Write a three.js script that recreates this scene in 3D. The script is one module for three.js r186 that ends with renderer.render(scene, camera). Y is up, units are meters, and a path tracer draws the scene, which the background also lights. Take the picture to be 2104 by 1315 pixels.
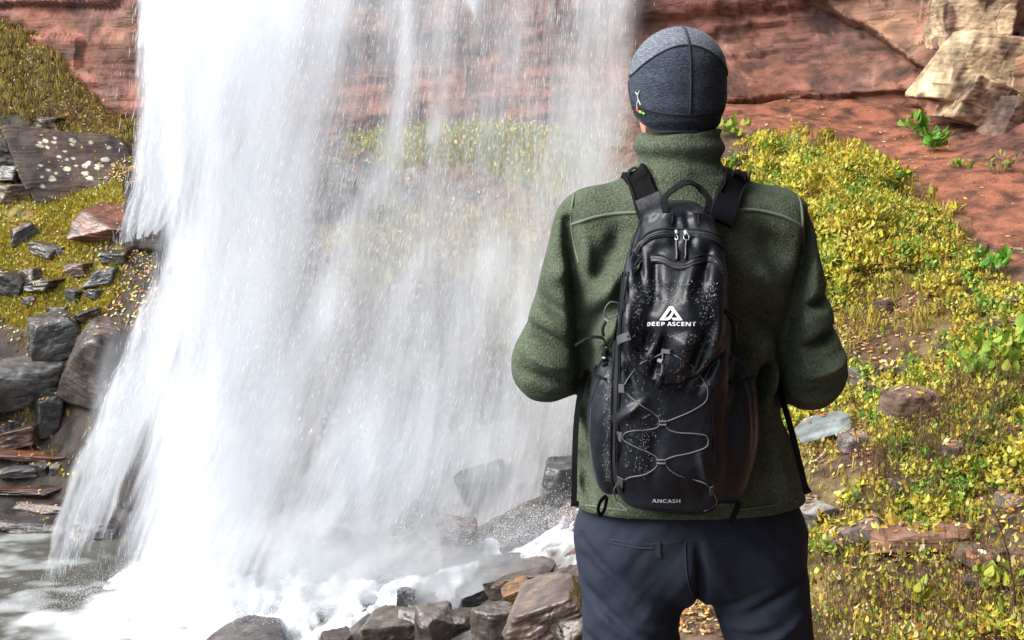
import * as THREE from 'three';
import { mergeGeometries, mergeVertices } from 'three/addons/utils/BufferGeometryUtils.js';

// ---------------------------------------------------------------- camera, sky, sun, exposure
const EYE = 1.62, PITCH = 10.7 * Math.PI / 180, FOCAL = 2000;       // FOCAL in pixels of a 2104 x 1315 picture
const scene = new THREE.Scene();
const camera = new THREE.PerspectiveCamera(2 * Math.atan(657.5 / FOCAL) * 180 / Math.PI, 1.6, 0.1, 200);
camera.position.set(0, EYE, 0); camera.rotation.set(-PITCH, 0, 0);
const renderer = new THREE.WebGLRenderer({ antialias: true });
renderer.setSize(1024, 640);
renderer.toneMapping = THREE.LinearToneMapping; renderer.toneMappingExposure = 4.1;
renderer.shadowMap.enabled = true; renderer.shadowMap.type = THREE.PCFSoftShadowMap;
{ // an overcast sky: brightest overhead, a little brighter on the open side of the gorge (left)
  const W = 128, H = 64, d = new Float32Array(W * H * 4);
  for (let r = 0; r < H; r++) for (let c = 0; c < W; c++) {
    const up = ((r + 0.5) / H - 0.5) * Math.PI, az = ((c + 0.5) / W - 0.5) * 2 * Math.PI, y = Math.max(0, Math.sin(up));
    const side = 1 - 0.3 * Math.cos(az) * Math.cos(up), k = (0.37 + 0.46 * y) * side, i = (r * W + c) * 4;
    d[i] = 0.93 * k; d[i + 1] = 0.985 * k; d[i + 2] = 1.07 * k; d[i + 3] = 1;
  }
  const t = new THREE.DataTexture(d, W, H, THREE.RGBAFormat, THREE.FloatType);
  t.mapping = THREE.EquirectangularReflectionMapping; t.magFilter = THREE.LinearFilter; t.needsUpdate = true;
  scene.background = t; scene.environment = t;
}
const sun = new THREE.DirectionalLight(0xfff9f0, 1.3);
sun.position.set(-15, 12.5, -1); sun.target.position.set(0, 0, -6); scene.add(sun, sun.target);
sun.castShadow = true; sun.shadow.radius = 64; sun.shadow.mapSize.set(2048, 2048);
Object.assign(sun.shadow.camera, { left: -20, right: 20, top: 20, bottom: -20, near: 1, far: 70 });

// ---------------------------------------------------------------- helpers
const V = (x, y, z) => new THREE.Vector3(x, y, z);
const clamp = THREE.MathUtils.clamp, lerp = THREE.MathUtils.lerp;
const sstep = (a, b, x) => { const t = clamp((x - a) / (b - a), 0, 1); return t * t * (3 - 2 * t); };
function RNG(seed) { let s = seed >>> 0; return () => { s = (s + 0x6d2b79f5) | 0; let t = Math.imul(s ^ (s >>> 15), 1 | s); t = (t + Math.imul(t ^ (t >>> 7), 61 | t)) ^ t; return ((t ^ (t >>> 14)) >>> 0) / 4294967296; }; }
const gauss = (r) => Math.sqrt(-2 * Math.log(1 - r() + 1e-12)) * Math.cos(6.2831853 * r());
const pick = (r, a) => a[Math.floor(r() * a.length) % a.length];
const h3 = (x, y, z) => { let h = Math.imul(x, 374761393) ^ Math.imul(y, 668265263) ^ Math.imul(z, 1440662683); h = Math.imul(h ^ (h >>> 13), 1274126177); return ((h ^ (h >>> 16)) >>> 0) / 2147483648 - 1; };
function n3(x, y, z) {                                              // value noise, -1..1
  const i = Math.floor(x), j = Math.floor(y), k = Math.floor(z); let a = x - i, b = y - j, c = z - k;
  a = a * a * (3 - 2 * a); b = b * b * (3 - 2 * b); c = c * c * (3 - 2 * c);
  const m = (p, q, t) => p + (q - p) * t;
  return m(m(m(h3(i, j, k), h3(i + 1, j, k), a), m(h3(i, j + 1, k), h3(i + 1, j + 1, k), a), b), m(m(h3(i, j, k + 1), h3(i + 1, j, k + 1), a), m(h3(i, j + 1, k + 1), h3(i + 1, j + 1, k + 1), a), b), c);
}
function fbm(x, y, z, o = 4) { let s = 0, a = 0.5; for (let i = 0; i < o; i++) { s += a * n3(x, y, z); a *= 0.5; x = x * 2.03 + 17.1; y = y * 2.03 + 5.3; z = z * 2.03 - 9.7; } return s; }
function pn(x, y, P, s) {                                           // periodic 2-D value noise
  const i = Math.floor(x), j = Math.floor(y); let a = x - i, b = y - j; a = a * a * (3 - 2 * a); b = b * b * (3 - 2 * b);
  const w = (q) => ((q % P) + P) % P, q = (u, v) => h3(w(u), w(v), s);
  return (q(i, j) * (1 - a) + q(i + 1, j) * a) * (1 - b) + (q(i, j + 1) * (1 - a) + q(i + 1, j + 1) * a) * b;
}
function pfbm(u, v, f, o, s) { let r = 0, a = 0.5; for (let i = 0; i < o; i++) { r += a * pn(u * f, v * f, f, s + i); f *= 2; a *= 0.5; } return r; }
function dataTex(N, f, srgb = true, rx = 1, ry = rx) {              // f(u, v) -> grey or [r, g, b] in 0..1
  const d = new Uint8Array(N * N * 4);
  for (let j = 0, o = 0; j < N; j++) for (let i = 0; i < N; i++, o += 4) { const c = f(i / N, j / N); for (let k = 0; k < 3; k++) d[o + k] = 255 * clamp(Array.isArray(c) ? c[k] : c, 0, 1); d[o + 3] = 255; }
  const t = new THREE.DataTexture(d, N, N); t.wrapS = t.wrapT = THREE.RepeatWrapping; t.magFilter = THREE.LinearFilter; t.repeat.set(rx, ry);
  if (srgb) t.colorSpace = THREE.SRGBColorSpace; t.needsUpdate = true; return t;
}
const rep = (t, x, y = x) => { const c = t.clone(); c.repeat.set(x, y); c.needsUpdate = true; return c; };
const col = (r, g, b) => new THREE.Color().setRGB(r, g, b);
const std = (c, rough, o = {}) => new THREE.MeshPhysicalMaterial({ color: Array.isArray(c) ? col(...c) : c, roughness: rough, ...o });
const used = {};
const numbered = (n) => { const k = used[n] = (used[n] ?? -1) + 1; return k ? n + '_' + String(k).padStart(3, '0') : n; };
function tag(o, label, category, group, kind) { if (label) o.userData.label = label; if (category) o.userData.category = category; if (group) o.userData.group = group; if (kind) o.userData.kind = kind; return o; }
function mesh(name, g, m, parent) { const o = new THREE.Mesh(g, m); o.name = parent ? name : numbered(name); o.castShadow = o.receiveShadow = true; (parent || scene).add(o); return o; }
function group(name, x = 0, y = 0, z = 0) { const o = new THREE.Group(); o.name = numbered(name); o.position.set(x, y, z); scene.add(o); return o; }
function inst(name, g, m, mats, cols, parent) {
  const o = new THREE.InstancedMesh(g, m, mats.length); mats.forEach((x, i) => o.setMatrixAt(i, x));
  if (cols) cols.forEach((c, i) => o.setColorAt(i, c));
  o.name = parent ? name : numbered(name); o.castShadow = o.receiveShadow = true; o.userData.kind = 'stuff'; (parent || scene).add(o); return o;
}
const cp = Math.cos(PITCH), sp = Math.sin(PITCH);
function ray(px, py) { const x = (px - 1052) / FOCAL, v = -(py - 657.5) / FOCAL; return V(x, -sp + v * cp, -cp - v * sp).normalize(); }
function at(px, py, dist) { const r = ray(px, py); return r.multiplyScalar(dist / -r.z).add(V(0, EYE, 0)); }   // the point seen there, dist metres ahead

// ---------------------------------------------------------------- the lie of the land: a thin plate through surveyed heights (x, z, y)
const SURVEY = [
  [0.35, -2, 0], [0, 0, 0], [1.2, -2.2, 0.02], [-0.8, -2.2, -0.15], [0.4, -3.2, -0.4], [1.48, -4.2, -0.69], [2.22, -3.9, -0.52], [2.76, -5, -0.24], [1.91, -5.6, -0.47], [2.36, -7.2, -0.09], [3.64, -6.8, 0.19], [2.6, -9.5, 0.75], [4.48, -8.5, 0.61],
  [3.25, -13, 1.53], [4.73, -12, 1.33], [5.2, -10, 1.08], [3.65, -15, 1.98], [5.66, -15.5, 2.21], [6.27, -13.5, 1.81],
  [0.16, -6.2, -1.6], [-1.44, -7.6, -2.5], [0.44, -8.5, -1.6], [-0.74, -9.3, -1.9], [-2.12, -8.8, -2.45], [-0.31, -11.5, -0.81], [-0.34, -13, 0.21], [-0.37, -14.5, 1.12], [-0.4, -15.6, 1.75], [-2.73, -11.8, -0.87], [-3.45, -15.5, 1.47], [1.5, -11, 0.1], [1.6, -8.6, -0.5],
  [-5.72, -10.7, -2.75], [-6.02, -11.6, -1.75], [-6.49, -12.8, -0.42], [-6.97, -14, 0.8], [-7.58, -15.5, 2.21], [-8.11, -16.8, 3.37], [-6.13, -16, 1.85], [-5.11, -12.6, -0.39], [-4.67, -10.9, -2.3], [-3.6, -10.3, -2.6],
  [-5.5, -9.3, -3.05], [-3.5, -8.3, -3.05], [-6, -7.5, -3.15], [-2.6, -7.4, -3], [-9, -9, -2.95], [-12, -10.5, -2.4], [-12, -16, 2.4], [-5, -5.5, -3.1], [-5, -2.5, -2.9], [-3, 0, -1.6], [-1.6, -4.6, -2], [-2.6, -5.6, -2.95], [0, -4.6, -1.25],
  [8, -8, 2.3], [8, -3, 1.7], [5, -1, 0.9], [4, 2.5, 0.6], [-4, 3, -0.9], [0, 2.5, 0.05], [7.5, -13, 2.5], [0, -17.5, 2.3], [4, -17.5, 2.6], [-6, -18, 3.4], [-10, -18, 4.2], [9, -18, 3.2]];
const ground0 = (() => {
  const n = SURVEY.length, N = n + 3, A = [], k = (r2) => (r2 > 1e-9 ? r2 * Math.log(r2) : 0);
  for (let i = 0; i < N; i++) { A.push(new Float64Array(N + 1)); }
  for (let i = 0; i < n; i++) {
    const [x, z, y] = SURVEY[i];
    for (let j = 0; j < n; j++) A[i][j] = k((x - SURVEY[j][0]) ** 2 + (z - SURVEY[j][1]) ** 2);
    A[i][i] += 0.15; A[i][n] = A[n][i] = 1; A[i][n + 1] = A[n + 1][i] = x; A[i][n + 2] = A[n + 2][i] = z; A[i][N] = y;
  }
  for (let c = 0; c < N; c++) {
    let p = c; for (let r = c + 1; r < N; r++) if (Math.abs(A[r][c]) > Math.abs(A[p][c])) p = r;
    [A[c], A[p]] = [A[p], A[c]];
    for (let r = 0; r < N; r++) if (r !== c) { const f = A[r][c] / A[c][c]; if (f) for (let q = c; q <= N; q++) A[r][q] -= f * A[c][q]; }
  }
  const w = A.map((row, i) => row[N] / row[i]);
  return (x, z) => { let s = w[n] + w[n + 1] * x + w[n + 2] * z; for (let i = 0; i < n; i++) { const a = x - SURVEY[i][0], b = z - SURVEY[i][1]; s += w[i] * k(a * a + b * b); } return s; };
})();
// sampled once on a grid; looked up bilinearly
const GX0 = -15, GZ0 = -20, GC = 0.1, GNX = 271, GNZ = 246, GH = new Float32Array(GNX * GNZ);
for (let j = 0; j < GNZ; j++) for (let i = 0; i < GNX; i++) {
  const x = GX0 + i * GC, z = GZ0 + j * GC, rough = sstep(-3, -5, z);
  GH[j * GNX + i] = ground0(x, z) + rough * (0.16 * fbm(x * 0.7, 3.3, z * 0.7, 3) + 0.1 * fbm(x * 2.1, 9.3, z * 2.1, 3)) + 0.03 * fbm(x * 5, 1.3, z * 5, 2);
}
function ground(x, z) {
  const u = clamp((x - GX0) / GC, 0, GNX - 1.001), v = clamp((z - GZ0) / GC, 0, GNZ - 1.001), i = Math.floor(u), j = Math.floor(v), a = u - i, b = v - j, o = j * GNX + i;
  return (GH[o] * (1 - a) + GH[o + 1] * a) * (1 - b) + (GH[o + GNX] * (1 - a) + GH[o + GNX + 1] * a) * b;
}
function gnormal(x, z, e = 0.12) { return V(ground(x - e, z) - ground(x + e, z), 2 * e, ground(x, z - e) - ground(x, z + e)).normalize(); }
const POOL_Y = -2.75;
function hit(px, py, from = 3) {                                    // where that line of sight meets the ground (or the pool)
  const r = ray(px, py); r.multiplyScalar(1 / -r.z);
  const over = (d) => EYE + r.y * d - Math.max(POOL_Y, ground(r.x * d, -d));
  let d = from; while (d < 19 && over(d) > 0) d += 0.06;
  let a = d - 0.06, b = d; for (let i = 0; i < 12; i++) { const m = (a + b) / 2; if (over(m) > 0) a = m; else b = m; }
  return V(r.x * b, Math.max(POOL_Y, ground(r.x * b, -b)), -b);
}
const zone = (...pts) => { const p = []; for (let i = 0; i < pts.length; i += 2) { const h = hit(pts[i], pts[i + 1]); p.push([h.x, h.z]); } return p; };   // a plot of land by its corners
function inside(poly, x, z) {                                       // signed distance, positive inside
  let d = 1e9, s = false;
  for (let i = 0, j = poly.length - 1; i < poly.length; j = i++) {
    const [ax, az] = poly[i], [bx, bz] = poly[j], ex = bx - ax, ez = bz - az, wx = x - ax, wz = z - az, t = clamp((wx * ex + wz * ez) / (ex * ex + ez * ez), 0, 1);
    d = Math.min(d, (wx - ex * t) ** 2 + (wz - ez * t) ** 2);
    if ((az > z) !== (bz > z) && x < ((bx - ax) * (z - az)) / (bz - az) + ax) s = !s;
  }
  return Math.sqrt(d) * (s ? 1 : -1);
}
const boxOf = (poly) => poly.reduce((b, [x, z]) => [Math.min(b[0], x), Math.max(b[1], x), Math.min(b[2], z), Math.max(b[3], z)], [1e9, -1e9, 1e9, -1e9]);
function scatter(r, poly, n, f) { const b = boxOf(poly); for (let i = 0, tries = 0; i < n && tries < n * 30; tries++) { const x = lerp(b[0], b[1], r()), z = lerp(b[2], b[3], r()), d = inside(poly, x, z); if (d > 0) { i++; f(x, z, d); } } }

// box-projected uv in metres: vertices doubled where the projection changes, normals kept
function boxUV(g, s = 1) {
  if (!g.attributes.normal) g.computeVertexNormals();
  const P = g.attributes.position, N = g.attributes.normal, C = g.attributes.color, idx = g.index ? g.index.array : [...Array(P.count).keys()], map = new Map(), pos = [], nor = [], uv = [], cl = [], out = [];
  for (let t = 0; t < idx.length; t += 3) {
    let x = 0, y = 0, z = 0; for (let k = 0; k < 3; k++) { const i = idx[t + k]; x += N.getX(i); y += N.getY(i); z += N.getZ(i); }
    x = Math.abs(x); y = Math.abs(y); z = Math.abs(z); const ax = z >= x && z >= y ? 2 : x >= y ? 0 : 1;
    for (let k = 0; k < 3; k++) {
      const i = idx[t + k], key = i * 3 + ax; let o = map.get(key);
      if (o === undefined) {
        o = pos.length / 3; map.set(key, o); const a = P.getX(i), b = P.getY(i), c = P.getZ(i);
        pos.push(a, b, c); nor.push(N.getX(i), N.getY(i), N.getZ(i)); if (C) cl.push(C.getX(i), C.getY(i), C.getZ(i));
        if (ax === 2) uv.push(a * s, b * s); else if (ax === 0) uv.push(c * s + 0.37, b * s + 0.11); else uv.push(a * s + 0.19, c * s + 0.53);
      }
      out.push(o);
    }
  }
  const q = new THREE.BufferGeometry();
  q.setAttribute('position', new THREE.Float32BufferAttribute(pos, 3)); q.setAttribute('normal', new THREE.Float32BufferAttribute(nor, 3)); q.setAttribute('uv', new THREE.Float32BufferAttribute(uv, 2));
  if (C) q.setAttribute('color', new THREE.Float32BufferAttribute(cl, 3)); q.setIndex(out); return q;
}
// a height sheet y = f(x, z) over a rectangle; color(x, z, y) -> [r, g, b]; keep(x, z) drops cells
function sheet(x0, x1, z0, z1, c, f, color, keep) {
  const nx = Math.round((x1 - x0) / c), nz = Math.round((z1 - z0) / c), pos = [], cl = [], uv = [], idx = [], id = new Int32Array((nx + 1) * (nz + 1)).fill(-1);
  const vert = (i, j) => { const k = j * (nx + 1) + i; if (id[k] < 0) { const x = x0 + ((x1 - x0) * i) / nx, z = z0 + ((z1 - z0) * j) / nz, y = f(x, z); id[k] = pos.length / 3; pos.push(x, y, z); uv.push(x, z); cl.push(...color(x, z, y)); } return id[k]; };
  for (let j = 0; j < nz; j++) for (let i = 0; i < nx; i++) {
    if (keep && !keep(x0 + ((x1 - x0) * (i + 0.5)) / nx, z0 + ((z1 - z0) * (j + 0.5)) / nz)) continue;
    const a = vert(i, j), b = vert(i + 1, j), d = vert(i, j + 1), e = vert(i + 1, j + 1); idx.push(a, d, b, b, d, e);
  }
  const g = new THREE.BufferGeometry(); g.setAttribute('position', new THREE.Float32BufferAttribute(pos, 3)); g.setAttribute('uv', new THREE.Float32BufferAttribute(uv, 2)); g.setAttribute('color', new THREE.Float32BufferAttribute(cl, (cl.length / pos.length) * 3)); g.setIndex(idx); g.computeVertexNormals(); return g;
}
const mix3 = (a, b, t) => [a[0] + (b[0] - a[0]) * t, a[1] + (b[1] - a[1]) * t, a[2] + (b[2] - a[2]) * t];

// ---------------------------------------------------------------- textures
const tGrit = dataTex(512, (u, v) => { const a = pfbm(u, v, 8, 6, 3), b = pn(u * 128, v * 128, 128, 40); return 0.8 + 0.5 * a + 0.16 * b; });
const tGritB = dataTex(512, (u, v) => 0.5 + 0.6 * pfbm(u, v, 6, 7, 11), false);
const tRockB = dataTex(512, (u, v) => { const w = v + 0.03 * pfbm(u, v, 4, 3, 21); return 0.5 + 0.35 * pfbm(u, v, 6, 6, 23) + 0.07 * pn(u * 6, w * 48, 48, 29) - 0.14 * Math.max(0, 1 - 16 * Math.abs(pfbm(u, v, 4, 5, 91))) * sstep(0.02, 0.25, pfbm(u, v, 3, 2, 95)); }, false);
const tRock = dataTex(512, (u, v) => { const w = v + 0.04 * pfbm(u, v, 4, 3, 21); const k = 0.78 + 0.55 * pfbm(u, v, 5, 6, 33) + 0.07 * pn(u * 5, w * 40, 40, 35) - 0.12 * Math.max(0, 1 - 16 * Math.abs(pfbm(u, v, 4, 5, 91))) * sstep(0.02, 0.25, pfbm(u, v, 3, 2, 95)); return [k, k * 0.985, k * 0.96]; });
const tFleece = dataTex(512, (u, v) => { const a = pn(u * 150, v * 150, 150, 51), b = pn(u * 256, v * 256, 256, 53), c = pfbm(u, v, 10, 3, 55); const k = 0.76 + 0.1 * a + 0.24 * b + 0.08 * c; return [k, k, k * 0.98]; });
const tFleeceB = dataTex(512, (u, v) => 0.5 + 0.28 * pn(u * 130, v * 130, 130, 61) + 0.2 * pn(u * 256, v * 256, 256, 63), false);
const tNylonB = dataTex(512, (u, v) => 0.5 + 0.03 * pn(u * 256, v * 256, 256, 71) + 0.6 * pfbm(u, v, 5, 4, 73), false);
const tKnit = dataTex(512, (u, v) => { const a = pn(u * 40 + 3 * pfbm(u, v, 8, 2, 83), v * 256, 256, 81), b = pn(u * 128, v * 256, 256, 85); const k = 0.78 + 0.18 * a + 0.16 * b; return [k, k, k * 1.03]; });
// ---------------------------------------------------------------- plots of land
const Z = {
  path: zone(1440, 205, 1700, 180, 1880, 205, 1915, 262, 1975, 330, 2140, 372, 2140, 560, 2050, 510, 1990, 430, 1850, 345, 1700, 285, 1570, 262, 1440, 262),
  shrub: zone(1470, 345, 1570, 285, 1650, 268, 1760, 305, 1860, 370, 1980, 440, 2000, 520, 1985, 600, 1900, 690, 1740, 720, 1560, 640, 1470, 450),
  slope: zone(1290, 1330, 2160, 1330, 2160, 560, 2000, 500, 1640, 330, 1480, 330, 1300, 480, 1250, 900),
  grassL: zone(-40, 20, 60, 40, 170, 90, 290, 150, 300, 270, 240, 300, 60, 250, -40, 240),
  mossL: zone(-40, 370, 90, 405, 250, 375, 260, 470, 250, 600, 160, 700, 60, 680, -40, 640),
  bankL: zone(-60, 60, 300, 150, 330, 700, 240, 1000, -60, 900),
  mossB: zone(700, 285, 860, 265, 1080, 262, 1220, 290, 1230, 370, 1120, 420, 980, 335, 820, 350),
  mossC: zone(600, 430, 760, 400, 900, 430, 1150, 430, 1230, 520, 1160, 640, 900, 680, 700, 560),
  back: zone(320, 270, 1300, 270, 1300, 900, 900, 980, 350, 900),
};
const SOIL = [0.17, 0.062, 0.04], LITTER = [0.15, 0.085, 0.05], DARK = [0.06, 0.047, 0.036], MOSSY = [0.26, 0.23, 0.04], GREY = [0.11, 0.1, 0.095];
function groundColor(x, z, y) {
  const n = fbm(x * 0.9, 2.1, z * 0.9, 4), m = fbm(x * 4, 7.1, z * 4, 3);
  let c = mix3(LITTER, SOIL, sstep(-0.25, 0.3, n));
  if (x < 1.2) c = mix3(c, mix3(GREY, [0.16, 0.075, 0.05], sstep(-0.1, 0.4, n) * sstep(-11, -14, z)), sstep(1.2, -0.2, x));
  if (x < -3.5) c = mix3(c, mix3(DARK, [0.14, 0.06, 0.035], sstep(-0.2, 0.35, n)), sstep(-3.5, -4.6, x));
  for (const [k, s] of [[Z.mossL, 0.8], [Z.mossB, 0.6], [Z.mossC, 0.4], [Z.grassL, 0.5], [Z.shrub, 0.5], [Z.slope, 0.35]]) c = mix3(c, MOSSY, s * sstep(-0.25, 0.3, inside(k, x, z) + 0.4 * n) * sstep(-0.4, 0.3, m + 0.1));
  c = mix3(c, [0.28, 0.1, 0.056], sstep(-0.4, 0.2, inside(Z.path, x, z) + 0.3 * m));
  if (y < POOL_Y + 0.15) c = mix3(c, [0.04, 0.035, 0.03], 0.8);
  const k = 1 + 0.45 * m; return [c[0] * k, c[1] * k, c[2] * k];
}
const mGround = std([1, 1, 1], 0.85, { vertexColors: true, map: rep(tGrit, 1.3), bumpMap: rep(tGritB, 1.6), bumpScale: 0.03 });
{
  const fine = (x, z) => ground(x, z) + 0.025 * fbm(x * 9, 4.4, z * 9, 2);
  const near = sheet(-9, 7.5, -17.6, -3, 0.06, fine, groundColor);
  const keep = (x, z) => !(x > -8.9 && x < 7.4 && z > -17.5 && z < -3.1);
  const far = sheet(-15, 12, -20, 4.4, 0.2, ground, groundColor, keep);
  const wide = sheet(-120, 120, -120, 120, 4, (x, z) => 3.2 + 0.02 * Math.hypot(x, z) + 2 * fbm(x * 0.05, 1, z * 0.05, 2), () => LITTER, (x, z) => x < -14.5 || x > 11.5 || z < -19.5 || z > 3.9);
  tag(mesh('ground', mergeGeometries([near, far, wide]), mGround), null, null, null, 'structure');
  const b = boxOf(Z.path), pathY = (x, z) => { const d = inside(Z.path, x, z) + 0.25 * fbm(x * 2, 8, z * 2, 3); return ground(x, z) + lerp(-0.06, 0.022, sstep(-0.25, 0.12, d)) + 0.006 * fbm(x * 7, 2, z * 7, 2); };
  const pc = (x, z) => { const n = fbm(x * 1.2, 31, z * 1.2, 4), m = fbm(x * 9, 33, z * 9, 3), k = 1 + 0.16 * n + 0.2 * m; return [0.3 * k, 0.105 * k, 0.056 * k]; };
  tag(mesh('dirt_path', sheet(b[0] - 0.5, b[1] + 0.5, b[2] - 0.5, b[3] + 0.5, 0.06, pathY, pc, (x, z) => inside(Z.path, x, z) > -0.5), std([1, 1, 1], 0.9, { vertexColors: true, map: rep(tGrit, 0.8), bumpMap: rep(tGritB, 2), bumpScale: 0.012 })), null, null, null, 'structure');
}
// ---------------------------------------------------------------- the pool, with churned foam towards the fall
const FOAM = zone(130, 1250, 230, 1165, 330, 1120, 560, 1180, 720, 1215, 640, 1330, 330, 1350, 180, 1330);
{
  const wave = (x, z) => { const d = Math.max(0, inside(FOAM, x, z) + 0.9); return POOL_Y + (0.03 + 0.05 * Math.min(d, 1)) * fbm(x * 3, 5, z * 5, 4) + 0.015 * fbm(x * 12, 6, z * 14, 2); };
  const pc = (x, z) => {
    const d = inside(FOAM, x, z), f = fbm(x * 2.2 + 0.7 * fbm(x * 3, 1, z * 3, 2), 2, z * 3.4, 5), thin = sstep(0.1, 0.32, fbm(x * 1.5, 12, z * 4, 5) + 0.1 * sstep(-2.5, 0, d));
    const w = clamp(sstep(-0.4, 0.6, d - 0.2 + 1.0 * f) + 0.24 * thin, 0, 1);
    return mix3([0.075, 0.072, 0.06], [0.85, 0.87, 0.88], w);
  };
  tag(mesh('pool_water', mergeGeometries([sheet(-8.5, 0.5, -12, -6, 0.035, wave, pc), sheet(-16, 0.5, -6, 3, 0.3, () => POOL_Y, pc), sheet(-16, -8.5, -12, -6, 0.3, () => POOL_Y, pc)]), std([1, 1, 1], 0.16, { vertexColors: true, ior: 1.33, bumpMap: rep(tGritB, 1.1), bumpScale: 0.012 })), null, null, null, 'structure');
}
// ---------------------------------------------------------------- the cliff round the amphitheatre, in beds of sandstone
const mRock = std([1, 1, 1], 0.82, { vertexColors: true, map: rep(tRock, 0.75), bumpMap: rep(tRockB, 0.75), bumpScale: 0.06 });
const mWet = std([1, 1, 1], 0.42, { vertexColors: true, map: rep(tRock, 1.3), bumpMap: rep(tRockB, 1.3), bumpScale: 0.03, clearcoat: 0.25, clearcoatRoughness: 0.3 });
{
  const base = new THREE.CatmullRomCurve3([V(-16, 0, -17.5), V(-11, 0, -17.6), V(-7.8, 0, -17), V(-5, 0, -16.3), V(-2, 0, -16.4), V(1, 0, -16.4), V(3.4, 0, -16.6), V(5.6, 0, -16), V(7.2, 0, -14.6), V(8.1, 0, -12), V(8, 0, -8.5), V(6.2, 0, -5), V(4.7, 0, -2), V(4.1, 0, 1), V(3, 0, 3.2), V(0.8, 0, 4.2), V(-1.6, 0, 4.4)], false, 'centripetal');
  const NS = 640, NY = 150, H0 = -0.6, H1 = 11, pos = [], cl = [], idx = [];
  for (let i = 0; i <= NS; i++) {
    const w = i / NS, u = w < 0.72 ? 0.12 + (w / 0.72) * 0.4 : 0.52 + ((w - 0.72) / 0.28) * 0.48, p = base.getPointAt(u), t = base.getTangentAt(u), nx = -t.z, nz = t.x;     // (nx, nz) points into the gorge
    const s = u * base.getLength(), foot = ground(p.x, p.z) - 0.5;
    for (let j = 0; j <= NY; j++) {
      const y = lerp(foot, H1, Math.pow(j / NY, 1.35)), dip = y - 0.18 * Math.sin(s * 0.35) - 0.05 * s + 0.25 * fbm(s * 0.3, 4, y * 0.2, 2);
      const bed = Math.floor(dip * 1.9 + 0.4 * n3(s * 0.12, 3, 7)), fine = Math.floor(dip * 8 + 0.7 * n3(s * 0.4, 9, 1));
      let o = 0.15 * h3(bed, Math.floor(s * 0.22 + h3(bed, 5, 5)), 3) + 0.05 * h3(fine, Math.floor(s * 0.9 + 3 * h3(fine, 1, 1)), 9) + 0.35 * fbm(s * 0.35, y * 0.4, 6, 4) + 0.1 * fbm(s * 1.6, y * 2.2, 2, 4);
      o += 0.05 * fbm(s * 4, y * 6, 12, 3) + 0.12 * Math.abs(fbm(s * 0.9 + y * 0.5, y * 0.8 - s * 0.3, 31, 3)); o *= 0.75; o += 0.15 * Math.max(0, y - 4.5) + (p.z > -6 ? 0.75 * sstep(-6, 0, p.z) * Math.max(0, y - 3.4) : 0);                                           // leans out overhead
      // the paler bed on the right, proud of the red shale under it along a slanting joint
      const joint = 3.62 - 0.62 * (p.x - 5.0), pale = sstep(3.6, 4.1, p.x) * (p.z < -12 ? 1 : 0) * sstep(-0.03, 0.05, y - joint + 0.12 * fbm(s * 2, 2, 2, 3));
      o += 0.4 * pale;
      const low = sstep(1.7, 0.2, y - foot - 0.2); o += (0.35 + 0.45 * sstep(1, 3, p.x)) * low * low;                            // scree at the foot
      pos.push(p.x + nx * o, y, p.z + nz * o);
      const n = fbm(s * 0.6, y * 1.4, 3, 4), m = fbm(s * 2.4, y * 6, 8, 4), k = 1 + 0.5 * m + 0.16 * h3(fine, 2, 2);
      let c = mix3([0.235, 0.1, 0.072], [0.165, 0.08, 0.062], sstep(-0.2, 0.3, n));
      c = mix3(c, [0.31, 0.19, 0.14], 0.6 * sstep(0.1, 0.45, fbm(s * 0.9, y * 2, 14, 4)));
      c = mix3(c, [0.075, 0.06, 0.055], 0.7 * sstep(0.12, 0.4, fbm(s * 0.5, y * 0.5, 24, 4)));
      c = mix3(c, mix3([0.36, 0.2, 0.125], [0.24, 0.13, 0.09], sstep(-0.1, 0.35, m + n)), pale);
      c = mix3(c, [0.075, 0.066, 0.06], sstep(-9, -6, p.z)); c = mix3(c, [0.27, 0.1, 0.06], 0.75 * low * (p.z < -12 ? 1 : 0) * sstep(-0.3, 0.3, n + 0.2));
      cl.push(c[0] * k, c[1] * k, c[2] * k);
    }
  }
  for (let i = 0; i < NS; i++) for (let j = 0; j < NY; j++) { const a = i * (NY + 1) + j, b = a + NY + 1; idx.push(a, b, a + 1, a + 1, b, b + 1); }
  const g = new THREE.BufferGeometry(); g.setAttribute('position', new THREE.Float32BufferAttribute(pos, 3)); g.setAttribute('color', new THREE.Float32BufferAttribute(cl, 3)); g.setIndex(idx); g.computeVertexNormals();
  tag(mesh('cliff', boxUV(g), mRock), null, null, null, 'structure');
}
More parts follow.
